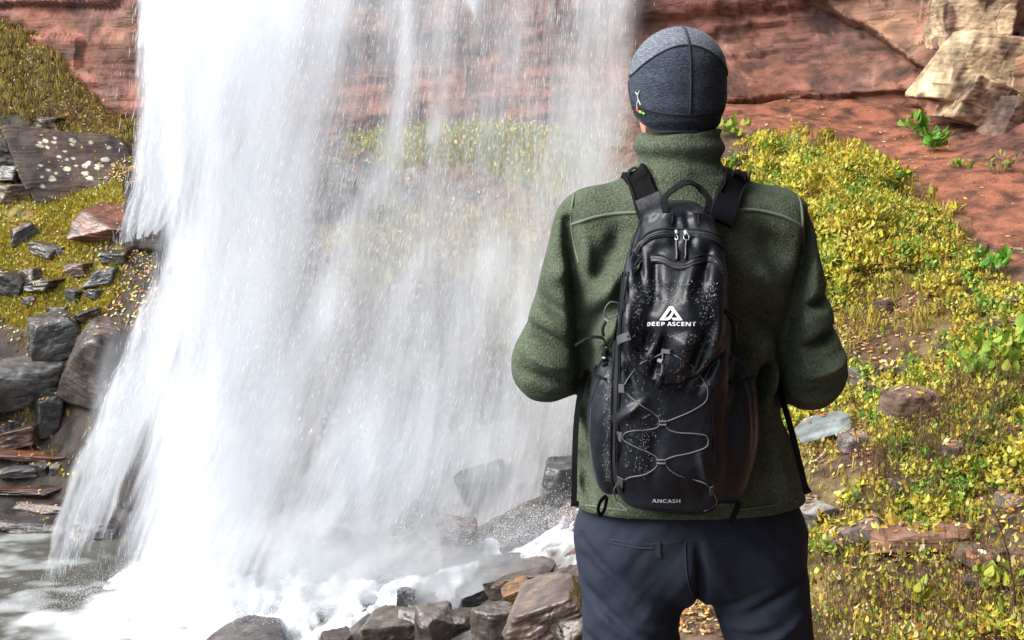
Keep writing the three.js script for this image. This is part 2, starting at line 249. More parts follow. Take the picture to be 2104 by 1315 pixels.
// ---------------------------------------------------------------- rocks: each clipped from planes, bevelled, bedded and worn
const spheres = {};
function unit(d) { if (!spheres[d]) { const g = new THREE.IcosahedronGeometry(1, d); g.deleteAttribute('uv'); g.deleteAttribute('normal'); spheres[d] = mergeVertices(g, 1e-4); } return spheres[d].clone(); }
function rockShape(seed, sx, sy, sz, o = {}) {
  const r = RNG(seed * 7919 + 13), pl = [], { detail = 20, sharp = 16, rough = 0.05, beds = 4, tone = GREY, tone2, spots, cuts = 7 } = o;
  const add = (x, y, z, d) => { const l = Math.hypot(x, y, z); pl.push([x / l, y / l, z / l, d]); };
  const j = () => (r() - 0.5) * 0.34;
  add(1, j(), j(), 0.9 + 0.1 * r()); add(-1, j(), j(), 0.9 + 0.1 * r()); add(j(), j(), 1, 0.9 + 0.1 * r()); add(j(), j(), -1, 0.9 + 0.1 * r()); add(j() * 0.6, 1, j() * 0.6, 0.9 + 0.1 * r()); add(j(), -1, j(), 0.95);
  for (let i = 0; i < cuts; i++) add(r() * 2 - 1, (r() - 0.35) * 1.1, r() * 2 - 1, 0.86 + 0.32 * r());
  const g = unit(detail), p = g.attributes.position, c = [], t2 = tone2 || tone.map((q) => q * 0.6);
  for (let i = 0; i < p.count; i++) {
    const x = p.getX(i), y = p.getY(i), z = p.getZ(i); let s = 0;
    for (const q of pl) { const d = x * q[0] + y * q[1] + z * q[2]; if (d > 0) s += Math.pow(d / q[3], sharp); }
    let k = Math.pow(s, -1 / sharp); const Y = y * k * sy, X = x * k * sx, W = z * k * sz;
    const f = 1.2 / Math.max(sx, sy, sz);
    k *= 1 + rough * (1.6 * fbm(x * k * 2 + seed, y * k * 2, z * k * 2, 4) + 0.5 * fbm(x * k * 7 + seed, y * k * 9, z * k * 7, 3)) + (Math.abs(y) < 0.8 ? 0.016 * h3(Math.floor((y * k + 0.12 * n3(x * 3, seed, z * 3)) * beds), seed, Math.floor(2 * Math.atan2(z, x))) : 0);
    p.setXYZ(i, x * k * sx, y * k * sy, z * k * sz);
    const n = fbm(X * f * 3 + seed, Y * f * 4.5, W * f * 3, 4), m = fbm(X * 11, Y * 16 + seed, W * 11, 3); let q = mix3(tone, t2, sstep(-0.2, 0.3, n));
    if (spots) q = mix3(q, spots.color, spots.amount(X, Y, W, n, m));
    const b = 1 + 0.5 * m; c.push(q[0] * b, q[1] * b, q[2] * b);
  }
  g.setAttribute('color', new THREE.Float32BufferAttribute(c, 3)); g.computeVertexNormals(); return boxUV(g);
}
// w, h: how wide and tall the rock looks (pixels of the photograph); deep: depth over width; tilt about z and x
const LEDGES = [];                                                   // spots on top of stones where leaves come to rest
function rock(name, px, py, w, h, label, o = {}) {
  const { sink = 0.25, deep = 0.9, yaw = 0, roll = 0, pitch = 0, mat = mWet, lift = 0, from = 3, cat = 'rock' } = o;
  const foot = o.dist ? at(px, py + h / 2, o.dist) : hit(px, py + h / 2, from), s = -foot.z / (FOCAL * 0.96), sx = (w * s) / 2, sy = (h * s) / 2 * (o.flat || 0.8), seed = o.seed || Math.round(px * 3 + py * 7);
  const m = mesh(name, rockShape(seed, sx, sy, sx * deep, { detail: clamp(Math.round(12 + Math.sqrt(w * h) * 0.16), 14, 36), ...o }), mat);
  m.position.copy(foot).add(V(0, sy * (1 - sink) + lift, -sx * deep * 0.5)); m.rotation.set(pitch, yaw, roll, 'YXZ');
  m.updateMatrixWorld(); const P = m.geometry.attributes.position, N = m.geometry.attributes.normal, v = V(0, 0, 0), nn = V(0, 0, 0);
  for (let i = 0; i < P.count; i += 3) { nn.fromBufferAttribute(N, i).transformDirection(m.matrixWorld); if (nn.y > 0.7) { v.fromBufferAttribute(P, i).applyMatrix4(m.matrixWorld); LEDGES.push([v.x, v.y, v.z, nn.x, nn.y, nn.z]); } }
  return tag(m, label, cat, o.group);
}
const BROWN = [0.11, 0.075, 0.055], WARM = [0.16, 0.085, 0.05], SLATE = [0.12, 0.12, 0.125], PALE = [0.42, 0.31, 0.2], TAN = [0.3, 0.16, 0.085], PINK = [0.2, 0.12, 0.095];
const lichen = (color, f, lo, soft = 0.06) => ({ color, amount: (x, y, z) => sstep(lo, lo + soft, fbm(x * f, y * f, z * f, 3)) });
// --- the pale sandstone outcrop at the top right
const LIME = lichen([0.62, 0.47, 0.31], 2.2, -0.22, 0.1), block = { mat: mRock, deep: 1, sharp: 38, rough: 0.035, cuts: 2, detail: 40, sink: 0, flat: 1, cat: 'rock block' };
for (const [x, y, w, h, d, l, o] of [
  [2008, 48, 135, 115, 13.6, 'cream lichen-patched sandstone block, upper left one of the ledge at the top right', { tone: [0.24, 0.14, 0.1], spots: LIME, roll: -0.05, yaw: -0.15 }],
  [2080, 42, 110, 105, 13.9, 'brownish sandstone block with pale crust, upper right one of the ledge at the top right', { tone: [0.25, 0.15, 0.11], spots: lichen([0.55, 0.41, 0.28], 3, -0.05, 0.1), roll: 0.05, yaw: 0.2 }],
  [2020, 156, 165, 140, 13.2, 'biggest cream sandstone block of the ledge, jutting left over the path bend', { tone: [0.26, 0.16, 0.11], spots: lichen([0.64, 0.49, 0.32], 1.8, -0.3, 0.12), roll: -0.16, yaw: 0.05 }],
  [2092, 152, 105, 130, 13.4, 'dark brown cracked block right of the biggest cream block, at the right edge', { tone: [0.17, 0.1, 0.075], tone2: [0.3, 0.2, 0.14], roll: 0.06, yaw: 0.3 }],
  [2042, 226, 150, 84, 12.9, 'cream underside slab of the ledge, sloping down to the right below the biggest block', { tone: [0.3, 0.19, 0.13], spots: lichen([0.58, 0.44, 0.29], 2.4, -0.15, 0.12), roll: -0.3, yaw: -0.1 }],
  [2090, 262, 110, 100, 12.5, 'dark brown block at the foot of the ledge, right edge', { tone: [0.14, 0.085, 0.065], tone2: [0.22, 0.14, 0.1], roll: -0.25, yaw: 0.2 }],
  [2125, 95, 90, 60, 13.7, 'narrow brown block in the shaded cleft at the right edge', { tone: [0.15, 0.085, 0.06], roll: 0.1 }],
]) rock('sandstone_block', x, y, w, h, l, { dist: d, seed: x + y, ...block, ...o });
// --- the left bank
{
  const spots = []; const r = RNG(77); for (let i = 0; i < 46; i++) spots.push([(r() - 0.5) * 1.25, (r() - 0.5) * 1.0, 0.012 + 0.035 * r() * r() + 0.012]);
  const s = { color: [0.72, 0.66, 0.52], amount: (x, y, z, n, m) => { for (const [a, b, q] of spots) if (Math.hypot(x - a, z - b) < q * (1 + 0.5 * m)) return 1; return 0; } };
  rock('lichen_slab', 155, 335, 235, 105, 'broad dark slab dotted with round white lichen spots on the left bank', { tone: [0.105, 0.07, 0.055], tone2: [0.07, 0.05, 0.042], spots: s, deep: 0.8, pitch: 0.75, roll: -0.06, yaw: 0.55, mat: mRock, flat: 0.36, sharp: 26, rough: 0.025, cuts: 3, detail: 60, sink: -0.9, seed: 9, cat: 'rock slab' });
}
rock('red_slab', 232, 438, 170, 85, 'smooth red-brown wet slab just left of the pointed side jet of the fall', { tone: [0.2, 0.085, 0.05], tone2: [0.13, 0.06, 0.04], deep: 0.9, pitch: 0.3, roll: -0.1, flat: 0.5, sink: 0, sharp: 22, rough: 0.03, cat: 'rock slab' });
const LEFT = [
  [-5, 300, 110, 80, 'dark rounded rock at the left edge, level with the lichen-spotted slab', { tone: BROWN }],
  [20, 345, 90, 36, 'flat dark ledge stone at the left edge below the rounded rock', { tone: DARK }],
  [25, 385, 70, 50, 'brown stone half under moss at the left edge, left of the slab corner', { tone: WARM }],
  [250, 175, 66, 56, 'pale knobbly stone at the top of the left bank under the red cliff', { tone: [0.25, 0.2, 0.14], mat: mRock }],
  [285, 142, 56, 24, 'small grey ledge stone at the foot of the red cliff beside the fall', { tone: SLATE }],
  [95, 245, 50, 26, 'small brown stone in the grass above the lichen-spotted slab', { tone: BROWN }],
  [150, 82, 46, 20, 'pinkish flat stone in the upper left grass below the red cliff', { tone: PINK, mat: mRock }],
  [190, 105, 44, 18, 'dark flat stone at the grass edge beneath the red cliff', { tone: DARK }],
  [45, 470, 50, 48, 'dark pointed stone standing in bright moss on the left bank', { tone: DARK, roll: 0.3 }],
  [98, 505, 62, 34, 'brown wedge stone in the moss right of the dark pointed one', { tone: BROWN, roll: -0.2 }],
  [118, 512, 26, 26, 'small lavender-grey stone beside the brown wedge stone', { tone: [0.2, 0.19, 0.22] }],
  [18, 568, 66, 62, 'black angular stone at the left edge halfway down the bank', { tone: DARK, roll: -0.2 }],
  [62, 558, 46, 42, 'dark brown stone leaning on the black angular stone', { tone: BROWN, roll: 0.25 }],
  [85, 578, 90, 26, 'long thin dark stone lying below the two leaning stones', { tone: DARK, roll: 0.12 }],
  [160, 545, 56, 36, 'reddish flat stone in moss, middle of the left bank', { tone: WARM }],
  [212, 560, 70, 42, 'grey slab stone at the edge of the spray on the left bank', { tone: SLATE, roll: 0.15 }],
  [150, 600, 34, 40, 'grey upright stone with bright wet top on the left bank', { tone: SLATE }],
  [198, 598, 42, 22, 'small flat grey stone right of the upright one', { tone: SLATE }],
  [62, 610, 40, 20, 'small brown stone in the leaf litter of the lower moss', { tone: BROWN }],
  [120, 632, 50, 18, 'flat brown stone just above the big grey boulders', { tone: BROWN }],
  [178, 640, 56, 30, 'dark stone wedged above the tall grey boulder', { tone: DARK, roll: 0.3 }],
  [235, 520, 60, 36, 'dark wet stone under the tip of the side jet', { tone: DARK }],
  [110, 692, 104, 92, 'rough dark grey boulder with striped wet face above the left boulder', { tone: [0.1, 0.095, 0.095], roll: 0.25, flat: 1, sink: 0.1 }],
  [205, 745, 150, 190, 'tall smooth grey-brown boulder leaning behind the left jet of water', { tone: [0.13, 0.105, 0.095], tone2: [0.1, 0.085, 0.08], roll: -0.3, flat: 0.95, sink: 0.1, rough: 0.03, sharp: 20 }],
  [45, 790, 150, 105, 'big wet grey boulder shining white on top at the left edge', { tone: [0.16, 0.155, 0.155], tone2: [0.1, 0.095, 0.095], roll: -0.08, flat: 1, sink: 0.1 }],
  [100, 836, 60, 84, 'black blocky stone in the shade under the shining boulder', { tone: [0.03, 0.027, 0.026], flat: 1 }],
  [40, 885, 95, 50, 'brown slab stone with a wet dark edge below the shining boulder', { tone: [0.16, 0.1, 0.07], roll: 0.25 }],
  [10, 870, 60, 46, 'dark chunk at the left edge below the shining boulder', { tone: DARK }],
  [32, 962, 84, 34, 'lavender-grey ledge stone at the left edge above the pool', { tone: [0.2, 0.19, 0.205], flat: 0.7 }],
  [85, 955, 44, 34, 'rounded grey ledge stone next to the lavender one', { tone: SLATE }],
  [113, 958, 24, 24, 'small pale grey stone at the end of the ledge row', { tone: [0.24, 0.23, 0.23] }],
  [60, 925, 150, 34, 'red-brown ledge covered in fallen leaves above the grey ledge stones', { tone: [0.2, 0.075, 0.035], roll: -0.12, flat: 0.6, deep: 0.5 }],
  [50, 998, 170, 22, 'brown step of rock just below the grey ledge stones', { tone: [0.14, 0.06, 0.04], flat: 0.6, deep: 0.5 }],
  [85, 1032, 150, 40, 'dark wet step of rock near the waterline at the left', { tone: [0.09, 0.055, 0.045], flat: 0.6, deep: 0.5 }],
  [60, 1066, 190, 40, 'lowest wet rock step meeting the pool at the left edge', { tone: [0.08, 0.065, 0.06], flat: 0.6, deep: 0.5 }],
  [190, 1075, 90, 60, 'dark rock beside the foot of the slender left jet', { tone: [0.06, 0.045, 0.04] }],
  [265, 940, 110, 210, 'red-brown wet rock face showing between the left jet and the main fall', { tone: [0.11, 0.065, 0.055], deep: 0.6, flat: 1, sink: 0.1 }],
  [300, 440, 90, 150, 'grey boulder face showing in the gap inside the fall on the left', { tone: [0.14, 0.12, 0.115], deep: 0.7, flat: 1, sink: 0.1 }],
];
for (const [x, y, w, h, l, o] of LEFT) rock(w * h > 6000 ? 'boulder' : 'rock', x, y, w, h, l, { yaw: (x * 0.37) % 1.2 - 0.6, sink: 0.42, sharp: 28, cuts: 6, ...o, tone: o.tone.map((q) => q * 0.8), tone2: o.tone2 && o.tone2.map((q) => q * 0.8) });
// --- rocks at the foot of the fall, some half drowned in spray
const FOOT = [
  [490, 1330, 170, 95, 'grey rock breaking the foam at the bottom edge under the main fall', { tone: [0.17, 0.15, 0.145] }],
  [690, 1320, 70, 60, 'small wet rock at the bottom edge, left of the striped rock', { tone: BROWN }],
  [790, 1292, 130, 120, 'wet brown rock with water threads at the bottom edge of the spray', { tone: [0.2, 0.16, 0.13] }],
  [848, 1285, 66, 90, 'tall grey-brown rock third from the left along the bottom edge', { tone: [0.17, 0.145, 0.13], flat: 1 }],
  [895, 1285, 90, 96, 'rock with a pale rounded face beside the tall grey-brown one', { tone: [0.24, 0.2, 0.18], flat: 1 }],
  [855, 1248, 40, 26, 'small dark stone showing through the white water', { tone: DARK }],
  [835, 1222, 36, 66, 'dim upright stone behind the spray, above the bottom rocks', { tone: SLATE }],
  [1082, 1186, 125, 40, 'long flat brown slab on top of the rock pile beside the hiker', { tone: [0.17, 0.125, 0.1], roll: 0.28, flat: 0.7, sink: -0.3 }],
  [1060, 1220, 64, 44, 'orange-tan broken stone under the long flat slab', { tone: [0.34, 0.18, 0.08], roll: 0.4, sink: -0.2 }],
  [1022, 1198, 64, 54, 'rounded grey-brown stone left of the orange one', { tone: [0.2, 0.165, 0.14], flat: 1, sink: 0 }],
  [975, 1218, 80, 50, 'grey stone half in the rushing water at the left of the pile', { tone: SLATE, roll: 0.3 }],
  [1025, 1170, 110, 34, 'low wet slab just behind the rock pile', { tone: SLATE, roll: 0.2, flat: 0.7 }],
  [955, 1270, 70, 50, 'small brown stone below the grey one, near the bottom edge', { tone: BROWN }],
  [1015, 1285, 100, 110, 'dark smooth rock in the middle of the pile at the bottom edge', { tone: [0.19, 0.155, 0.13], flat: 1 }],
  [1125, 1262, 200, 130, 'large sloping striped rock slab against the hiker’s leg', { tone: [0.24, 0.18, 0.14], tone2: [0.16, 0.12, 0.1], roll: 0.5, flat: 0.9, deep: 1.1, beds: 9, sink: 0.2 }],
  [1180, 1310, 100, 80, 'dark brown rock at the bottom edge beside the trouser leg', { tone: [0.15, 0.11, 0.09], roll: 0.35 }],
  [1005, 1325, 60, 40, 'small stone at the bottom edge under the dark smooth rock', { tone: BROWN }],
  [985, 985, 110, 80, 'grey block dimly seen through spray left of the hiker’s hip', { tone: [0.12, 0.12, 0.125], roll: 0.3, flat: 1 }],
  [945, 1110, 80, 110, 'brown-grey boulder in the spray above the rock pile', { tone: [0.2, 0.17, 0.15], flat: 1 }],
  [1160, 985, 90, 90, 'dark block in the spray beside the hanging strap', { tone: [0.1, 0.1, 0.105], flat: 1 }],
  [1070, 1090, 110, 60, 'long dark stone sloping through the spray above the pile', { tone: [0.12, 0.115, 0.115], roll: 0.6 }],
  [640, 1060, 140, 150, 'dark rock buttress behind the veil right of the main fall', { tone: [0.1, 0.1, 0.105], flat: 1, roll: 0.6 }],
  [560, 1120, 130, 90, 'rounded rock swallowed by foam at the right of the main fall', { tone: SLATE }],
  [1000, 790, 170, 110, 'grey ledge rock behind the veil at the height of the hiker’s elbow', { tone: SLATE, flat: 1 }],
  [880, 620, 190, 120, 'brown-grey ledge behind the veil at middle height', { tone: [0.12, 0.1, 0.09], flat: 1 }],
  [640, 400, 200, 100, 'dim ledge behind the veil left of the long grey one', { tone: [0.13, 0.1, 0.09], flat: 0.9, deep: 0.5 }],
  [760, 880, 210, 140, 'broad dim boulder behind the veil, centre of the picture', { tone: [0.11, 0.1, 0.1], flat: 1 }],
];
for (const [x, y, w, h, l, o] of FOOT) rock(w * h > 8000 ? 'boulder' : 'rock', x, y, w, h, l, { yaw: (x * 0.61) % 1 - 0.5, sink: 0.25, from: 5.2, sharp: 30, cuts: 5, ...o, tone: o.tone.map((q) => q * 0.72), tone2: o.tone2 && o.tone2.map((q) => q * 0.72) });
// --- stones on the leafy slope to the right
const RIGHT = [
  [1690, 888, 116, 70, 'pale blue-grey flat slab standing out beside the hiker’s right forearm', { tone: [0.27, 0.31, 0.32], tone2: [0.2, 0.235, 0.24], roll: 0.6, pitch: 0.95, yaw: 0.25, flat: 0.16, deep: 0.42, sink: 0, lift: 0.13, cuts: 7, sharp: 26, rough: 0.03, mat: mRock }],
  [1672, 1048, 84, 62, 'grey stone by the end of the hanging strap', { tone: [0.28, 0.27, 0.26], mat: mRock }],
  [1745, 770, 100, 60, 'purplish stone showing through litter below the hiker’s elbow', { tone: [0.19, 0.145, 0.15], mat: mRock }],
  [1790, 795, 60, 44, 'small dark stone right of the purplish one', { tone: [0.12, 0.09, 0.085], mat: mRock }],
  [1880, 815, 110, 120, 'rounded brown layered boulder in the middle of the leafy slope', { tone: [0.2, 0.12, 0.085], tone2: [0.26, 0.18, 0.14], flat: 0.8, beds: 9, mat: mRock, sink: 0.5 }],
  [1842, 760, 60, 40, 'grey stone behind the rounded brown boulder', { tone: SLATE, mat: mRock }],
  [1755, 900, 60, 44, 'lilac stone right of the pale blue-grey slab', { tone: [0.26, 0.22, 0.24], mat: mRock }],
  [1960, 930, 44, 60, 'upright lilac-brown stone among dry stems', { tone: [0.2, 0.16, 0.16], flat: 1, mat: mRock }],
  [1862, 1000, 70, 44, 'grey stone under dry stems, centre of the lower slope', { tone: SLATE, mat: mRock }],
  [1905, 1098, 215, 66, 'long reddish slab stone lying across the lower slope', { tone: [0.27, 0.14, 0.085], tone2: [0.2, 0.11, 0.075], roll: 0.16, flat: 0.6, deep: 0.5, sink: -0.2, mat: mRock }],
  [2030, 1135, 110, 60, 'brown slab stone just right of the long reddish slab', { tone: [0.16, 0.11, 0.075], roll: -0.06, flat: 0.6, deep: 0.7, sink: -0.1, mat: mRock }],
  [1775, 1090, 90, 70, 'dark stone left of the long reddish slab, half in litter', { tone: [0.14, 0.105, 0.09], roll: 0.5, mat: mRock }],
  [1720, 1110, 70, 40, 'small grey-brown stone near the trouser leg on the slope', { tone: [0.18, 0.14, 0.12], roll: 0.4, mat: mRock }],
  [2095, 885, 50, 46, 'reddish stone at the right edge above the bare soil', { tone: [0.28, 0.13, 0.085], mat: mRock }],
  [2092, 620, 60, 40, 'pinkish stone at the right edge below the path', { tone: PINK, mat: mRock }],
  [2096, 515, 34, 22, 'small pale stone at the right edge of the path', { tone: [0.45, 0.33, 0.24], mat: mRock }],
  [2080, 665, 80, 40, 'brown flat stone at the right edge among green leaves', { tone: PINK, mat: mRock }],
  [2085, 1025, 60, 30, 'pale flat stone at the right edge of the bare soil', { tone: [0.32, 0.24, 0.2], mat: mRock }],
  [2010, 1195, 60, 40, 'low dark stone below the brown slab stone', { tone: [0.13, 0.09, 0.07], mat: mRock }],
  [1830, 620, 60, 30, 'stone peeking from the yellow shrubs', { tone: BROWN, mat: mRock }],
  [1500, 312, 90, 40, 'dark stone by the path behind the hiker’s collar', { tone: [0.13, 0.08, 0.06], mat: mRock }],
];
for (const [x, y, w, h, l, o] of RIGHT) rock('rock', x, y, w, h, l, { yaw: (x * 0.43) % 1 - 0.5, sink: 0.3, ...o });
// ---------------------------------------------------------------- the waterfall: rippled sheets of falling water one behind the other, loose threads and drops between them, spray at the foot
const waterfall = tag(group('waterfall'), 'tall white waterfall breaking into veils and drifting spray over the rocks', null, null, 'structure');
{
  const r = RNG(2024), FD = 9.1;                                     // the fall comes down about nine metres ahead
  const at9 = (px, py) => at(px, py, FD), S = FD / FOCAL, floorAt = (x, z) => Math.max(POOL_Y, ground(x, z));
  const pixel = (x, y) => { const a = -(y - EYE) * sp + FD * cp; return [1052 + (FOCAL * x) / a, 657.5 - (FOCAL * ((y - EYE) * cp + FD * sp)) / a]; };
  // streams: [half width, density, tornness, then px, py, width factor ...]
  const STREAMS = [
    [100, 0.92, 0.6, 470, -90, 1.1, 452, 200, 1.05, 440, 450, 1.15, 432, 700, 1.3, 410, 1000, 1.5, 400, 1300, 2.1],
    [58, 0.92, 0.55, 382, -90, 1.3, 378, 200, 1, 386, 420, 0.75, 400, 640, 0.9, 392, 1000, 1.3, 360, 1300, 2.2],
    [27, 0.85, 0.2, 345, -90, 1.5, 324, 180, 1.2, 302, 380, 0.85, 275, 460, 0.55, 262, 492, 0.16],
    [12, 0.85, 0.2, 316, -90, 1.6, 311, 50, 1, 305, 108, 0.2],
    [27, 0.9, 0.25, 352, 520, 0.5, 300, 690, 1.2, 246, 830, 1.25, 196, 950, 1.05, 160, 1060, 0.8, 136, 1155, 0.3],
    [14, 0.4, 0.5, 262, 640, 0.6, 235, 760, 1.2, 222, 880, 0.8],
    [62, 0.7, 0.75, 590, -90, 1.1, 560, 300, 1, 525, 550, 1.1, 520, 800, 1.3, 500, 1100, 1.7],
    [28, 0.55, 0.7, 705, -90, 0.8, 660, 200, 1, 605, 420, 1.2, 560, 640, 1.5],
    [22, 0.65, 0.6, 832, -90, 1.1, 828, 160, 0.95, 806, 320, 1, 778, 425, 0.4],
    [26, 0.5, 0.7, 780, 330, 0.5, 690, 520, 1.3, 610, 740, 1.8, 560, 950, 2],
    [15, 0.8, 0.3, 956, -90, 1.1, 967, -10, 1.2, 973, 22, 0.3],
    [16, 0.45, 0.5, 908, 200, 1.2, 896, 262, 1.1, 884, 296, 0.3],
    [75, 0.34, 0.7, 1225, -90, 0.9, 1190, 160, 1, 1165, 330, 1.3, 1120, 520, 1.3, 1090, 700, 1.2],
    [30, 0.3, 0.6, 1275, -90, 0.9, 1272, 120, 1, 1262, 300, 0.9],
    [60, 0.5, 0.9, 1010, 470, 0.5, 960, 640, 1, 900, 800, 1.3, 830, 960, 1.6, 730, 1130, 1.9],
    [46, 0.34, 0.9, 1095, 540, 0.7, 1060, 760, 1.2, 1020, 960, 1.4],
    [50, 0.5, 0.9, 880, 480, 0.4, 800, 680, 0.9, 720, 880, 1.3, 640, 1060, 1.5, 590, 1200, 1.8],
    [48, 0.5, 0.9, 1190, 680, 0.7, 1130, 860, 1.2, 1040, 1020, 1.5, 920, 1160, 1.6],
  ].map(([hw, dens, torn, ...c]) => { const p = []; for (let i = 0; i < c.length; i += 3) { const q = at9(c[i] + (dens > 0.7 && c[i] < 480 ? 20 : 0), c[i + 1]); p.push([q.y, q.x, hw * S * c[i + 2]]); } return { dens, torn, p }; });
  const where = (s, y) => { const p = s.p; if (y > p[0][0] || y < p[p.length - 1][0]) return null; let i = 1; while (p[i][0] > y) i++; const a = p[i - 1], b = p[i]; let t = (a[0] - y) / (a[0] - b[0]); const k = t * t * (3 - 2 * t) * 0.5 + t * 0.5; return [lerp(a[1], b[1], k), lerp(a[2], b[2], t)]; };
  const X0 = at9(90, 600).x, X1 = at9(1350, 600).x, Y1 = at9(600, -90).y, Y0 = at9(600, 1330).y;
  function density(seed, N, coreK, veilK) {                          // water per point of one sheet, over its whole width and height
    const d = new Uint8Array(N * N * 4), row = new Float32Array(N);
    for (let j = 0; j < N; j++) {
      const y = lerp(Y0, Y1, (j + 0.5) / N), here = STREAMS.map((s) => where(s, y)); row.fill(0);
      for (let i = 0; i < N; i++) {
        const x = lerp(X0, X1, (i + 0.5) / N), [px, py] = pixel(x, y), lean = 0.08 + 0.24 * sstep(1150, 600, px) + 0.12 * sstep(300, 1000, py), sx = x - lean * (y + 2) + 0.05 * n3(x * 2, y * 1.3, seed);
        const puff = fbm(sx * 2.2, y * 0.75, seed, 4), streak = 0.6 * n3(sx * 22, y * 2.2, seed + 3) + 0.4 * n3(sx * 55, y * 5, seed + 5), fine = n3(sx * 95, y * 9, seed + 8);
        let clear = 1;
        for (let k = 0; k < STREAMS.length; k++) {
          const h = here[k]; if (!h) continue; const q = Math.abs(x - h[0]) / h[1]; if (q > 2.2) continue;
          const s = STREAMS[k], edge = k < 5 ? sstep(1.18 + 0.25 * streak + 0.35 * puff, 0.55, q) : Math.exp(-q * q * 1.5), ends = k < 2 ? 1 : sstep(h[1] * 0, s.p[0][2] * 0 + 0.35, s.p[0][0] - y) ;
          clear *= 1 - clamp(s.dens * (k < 2 ? 1 : Math.max(ends, y > 2.9 ? 1 : 0)) * edge * coreK * (1 - s.torn * 0.55 + s.torn * (2.3 * puff + 0.35 * streak)) + (k < 5 ? 0.12 * streak * edge : 0), 0, 0.97);
        }
        const span = sstep(1335, 1225, px) * sstep(470, 640, px), low = sstep(1210, 1010, py), mist = sstep(700, 1050, py) * sstep(1240, 1120, py) * sstep(1290, 1180, px) * sstep(300, 480, px);
        let v = span * low * (0.07 + 0.1 * sstep(300, 520, py) + (0.6 + 0.3 * sstep(250, 600, py)) * Math.max(0, puff + 0.14) + 0.12 * streak) * (1 + 0.5 * sstep(1020, 1150, px) * sstep(520, 250, py)) + 0.44 * mist * (0.55 + 1.7 * puff + 0.2 * streak);
        clear *= 1 - clamp(v * veilK + 0.1 * fine * span * low * veilK, 0, 0.8);
        const a = (1 - clear) * sstep(0, 0.04, i / N) * sstep(1, 0.97, i / N), o = (j * N + i) * 4; d[o] = d[o + 1] = d[o + 2] = 255 * a; d[o + 3] = 255;
      }
    }
    const t = new THREE.DataTexture(d, N, N); t.wrapS = t.wrapT = THREE.ClampToEdgeWrapping; t.magFilter = THREE.LinearFilter; t.needsUpdate = true; return t;
  }
  const water = (t) => std([0.93, 0.955, 0.99], 0.95, { transmission: 0.45, thickness: 0, ior: 1.05, specularIntensity: 0.1, transparent: true, alphaMap: t });
  const sheetOf = (x0, x1, y0, y1, n, zf) => { const pos = [], uv = [], idx = []; for (let j = 0; j <= n; j++) for (let i = 0; i <= n; i++) { const x = lerp(x0, x1, i / n), y = lerp(y0, y1, j / n); pos.push(x, y, zf(x, y)); uv.push(i / n, j / n); } for (let j = 0; j < n; j++) for (let i = 0; i < n; i++) { const a = j * (n + 1) + i; idx.push(a, a + 1, a + n + 1, a + 1, a + n + 2, a + n + 1); } const g = new THREE.BufferGeometry(); g.setAttribute('position', new THREE.Float32BufferAttribute(pos, 3)); g.setAttribute('uv', new THREE.Float32BufferAttribute(uv, 2)); g.setIndex(idx); g.computeVertexNormals(); return g; };
  [[-0.42, 11, 0.85, 0.55], [-0.2, 27, 0.75, 0.6], [0, 43, 0.75, 0.75], [0.17, 61, 0.5, 0.6], [0.33, 83, 0.4, 0.65]].forEach(([dz, seed, ck, vk], k) => {
    const core = (x, y) => { let b = 0; for (const s of STREAMS.slice(0, 5)) { const h = where(s, y); if (h) b = Math.max(b, Math.exp(-(((x - h[0]) / h[1]) ** 2))); } return b; };
    mesh('water_curtain', sheetOf(X0, X1, Y0, Y1, 90, (x, y) => -FD + dz + 0.12 * (k - 1.5) * core(x, y) * 0.5 + 0.1 * fbm(x * 2.2, y * 0.7, seed, 3) + 0.12 * Math.max(0, -1 - y) * (k - 1.5) * 0.5), water(density(seed, k === 2 ? 1024 : 768, ck, vk)), waterfall);
  });
  // drifting mist at the foot, nearer than the fall
  [[8.35, 91, 150, 1230, 900, 1330, 0.5], [7.9, 97, 430, 1230, 860, 1300, 0.5], [7.2, 103, 560, 1250, 960, 1300, 0.5]].forEach(([D, seed, pa, pb, pt, pbm, k]) => {
    const a = at(pa, pbm, D), b = at(pb, pt, D), N = 512, d = new Uint8Array(N * N * 4);
    for (let j = 0; j < N; j++) for (let i = 0; i < N; i++) { const u = i / N, v = j / N, x = lerp(a.x, b.x, u), y = lerp(a.y, b.y, v), n = fbm(x * 1.6 - y * 0.8, y * 1.4, seed, 4), m = n3(x * 16 - y * 10, y * 9, seed + 2); const q = k * sstep(0, 0.3, u) * sstep(1, 0.78, u) * sstep(0, 0.2, v) * sstep(1, 0.35, v) * clamp(0.55 + 1.7 * n + 0.12 * m, 0, 1.5), o = (j * N + i) * 4; d[o] = d[o + 1] = d[o + 2] = 255 * clamp(q, 0, 0.85); d[o + 3] = 255; }
    const t = new THREE.DataTexture(d, N, N); t.wrapS = t.wrapT = THREE.ClampToEdgeWrapping; t.magFilter = THREE.LinearFilter; t.needsUpdate = true;
    mesh('mist', sheetOf(a.x, b.x, a.y, b.y, 40, (x, y) => -D + 0.35 * fbm(x * 1.3, y * 1.3, seed, 3) + 0.25 * (y - a.y)), water(t), waterfall);
  });
  // loose threads and drops
  const needleShape = new THREE.OctahedronGeometry(0.5, 0), mWater = std([0.93, 0.955, 0.99], 0.9, { transmission: 0.5, thickness: 0, ior: 1.05, specularIntensity: 0.2 });
  const up = V(0, 1, 0), q = new THREE.Quaternion(), m4 = new THREE.Matrix4(), d3 = V(0, 0, 0), s3 = V(0, 0, 0), threads = [], drops = [];
  const needle = (list, p, dir, w, l) => { q.setFromUnitVectors(up, d3.copy(dir).normalize()); s3.set(w, l, w); list.push(m4.compose(p, q, s3).clone()); };
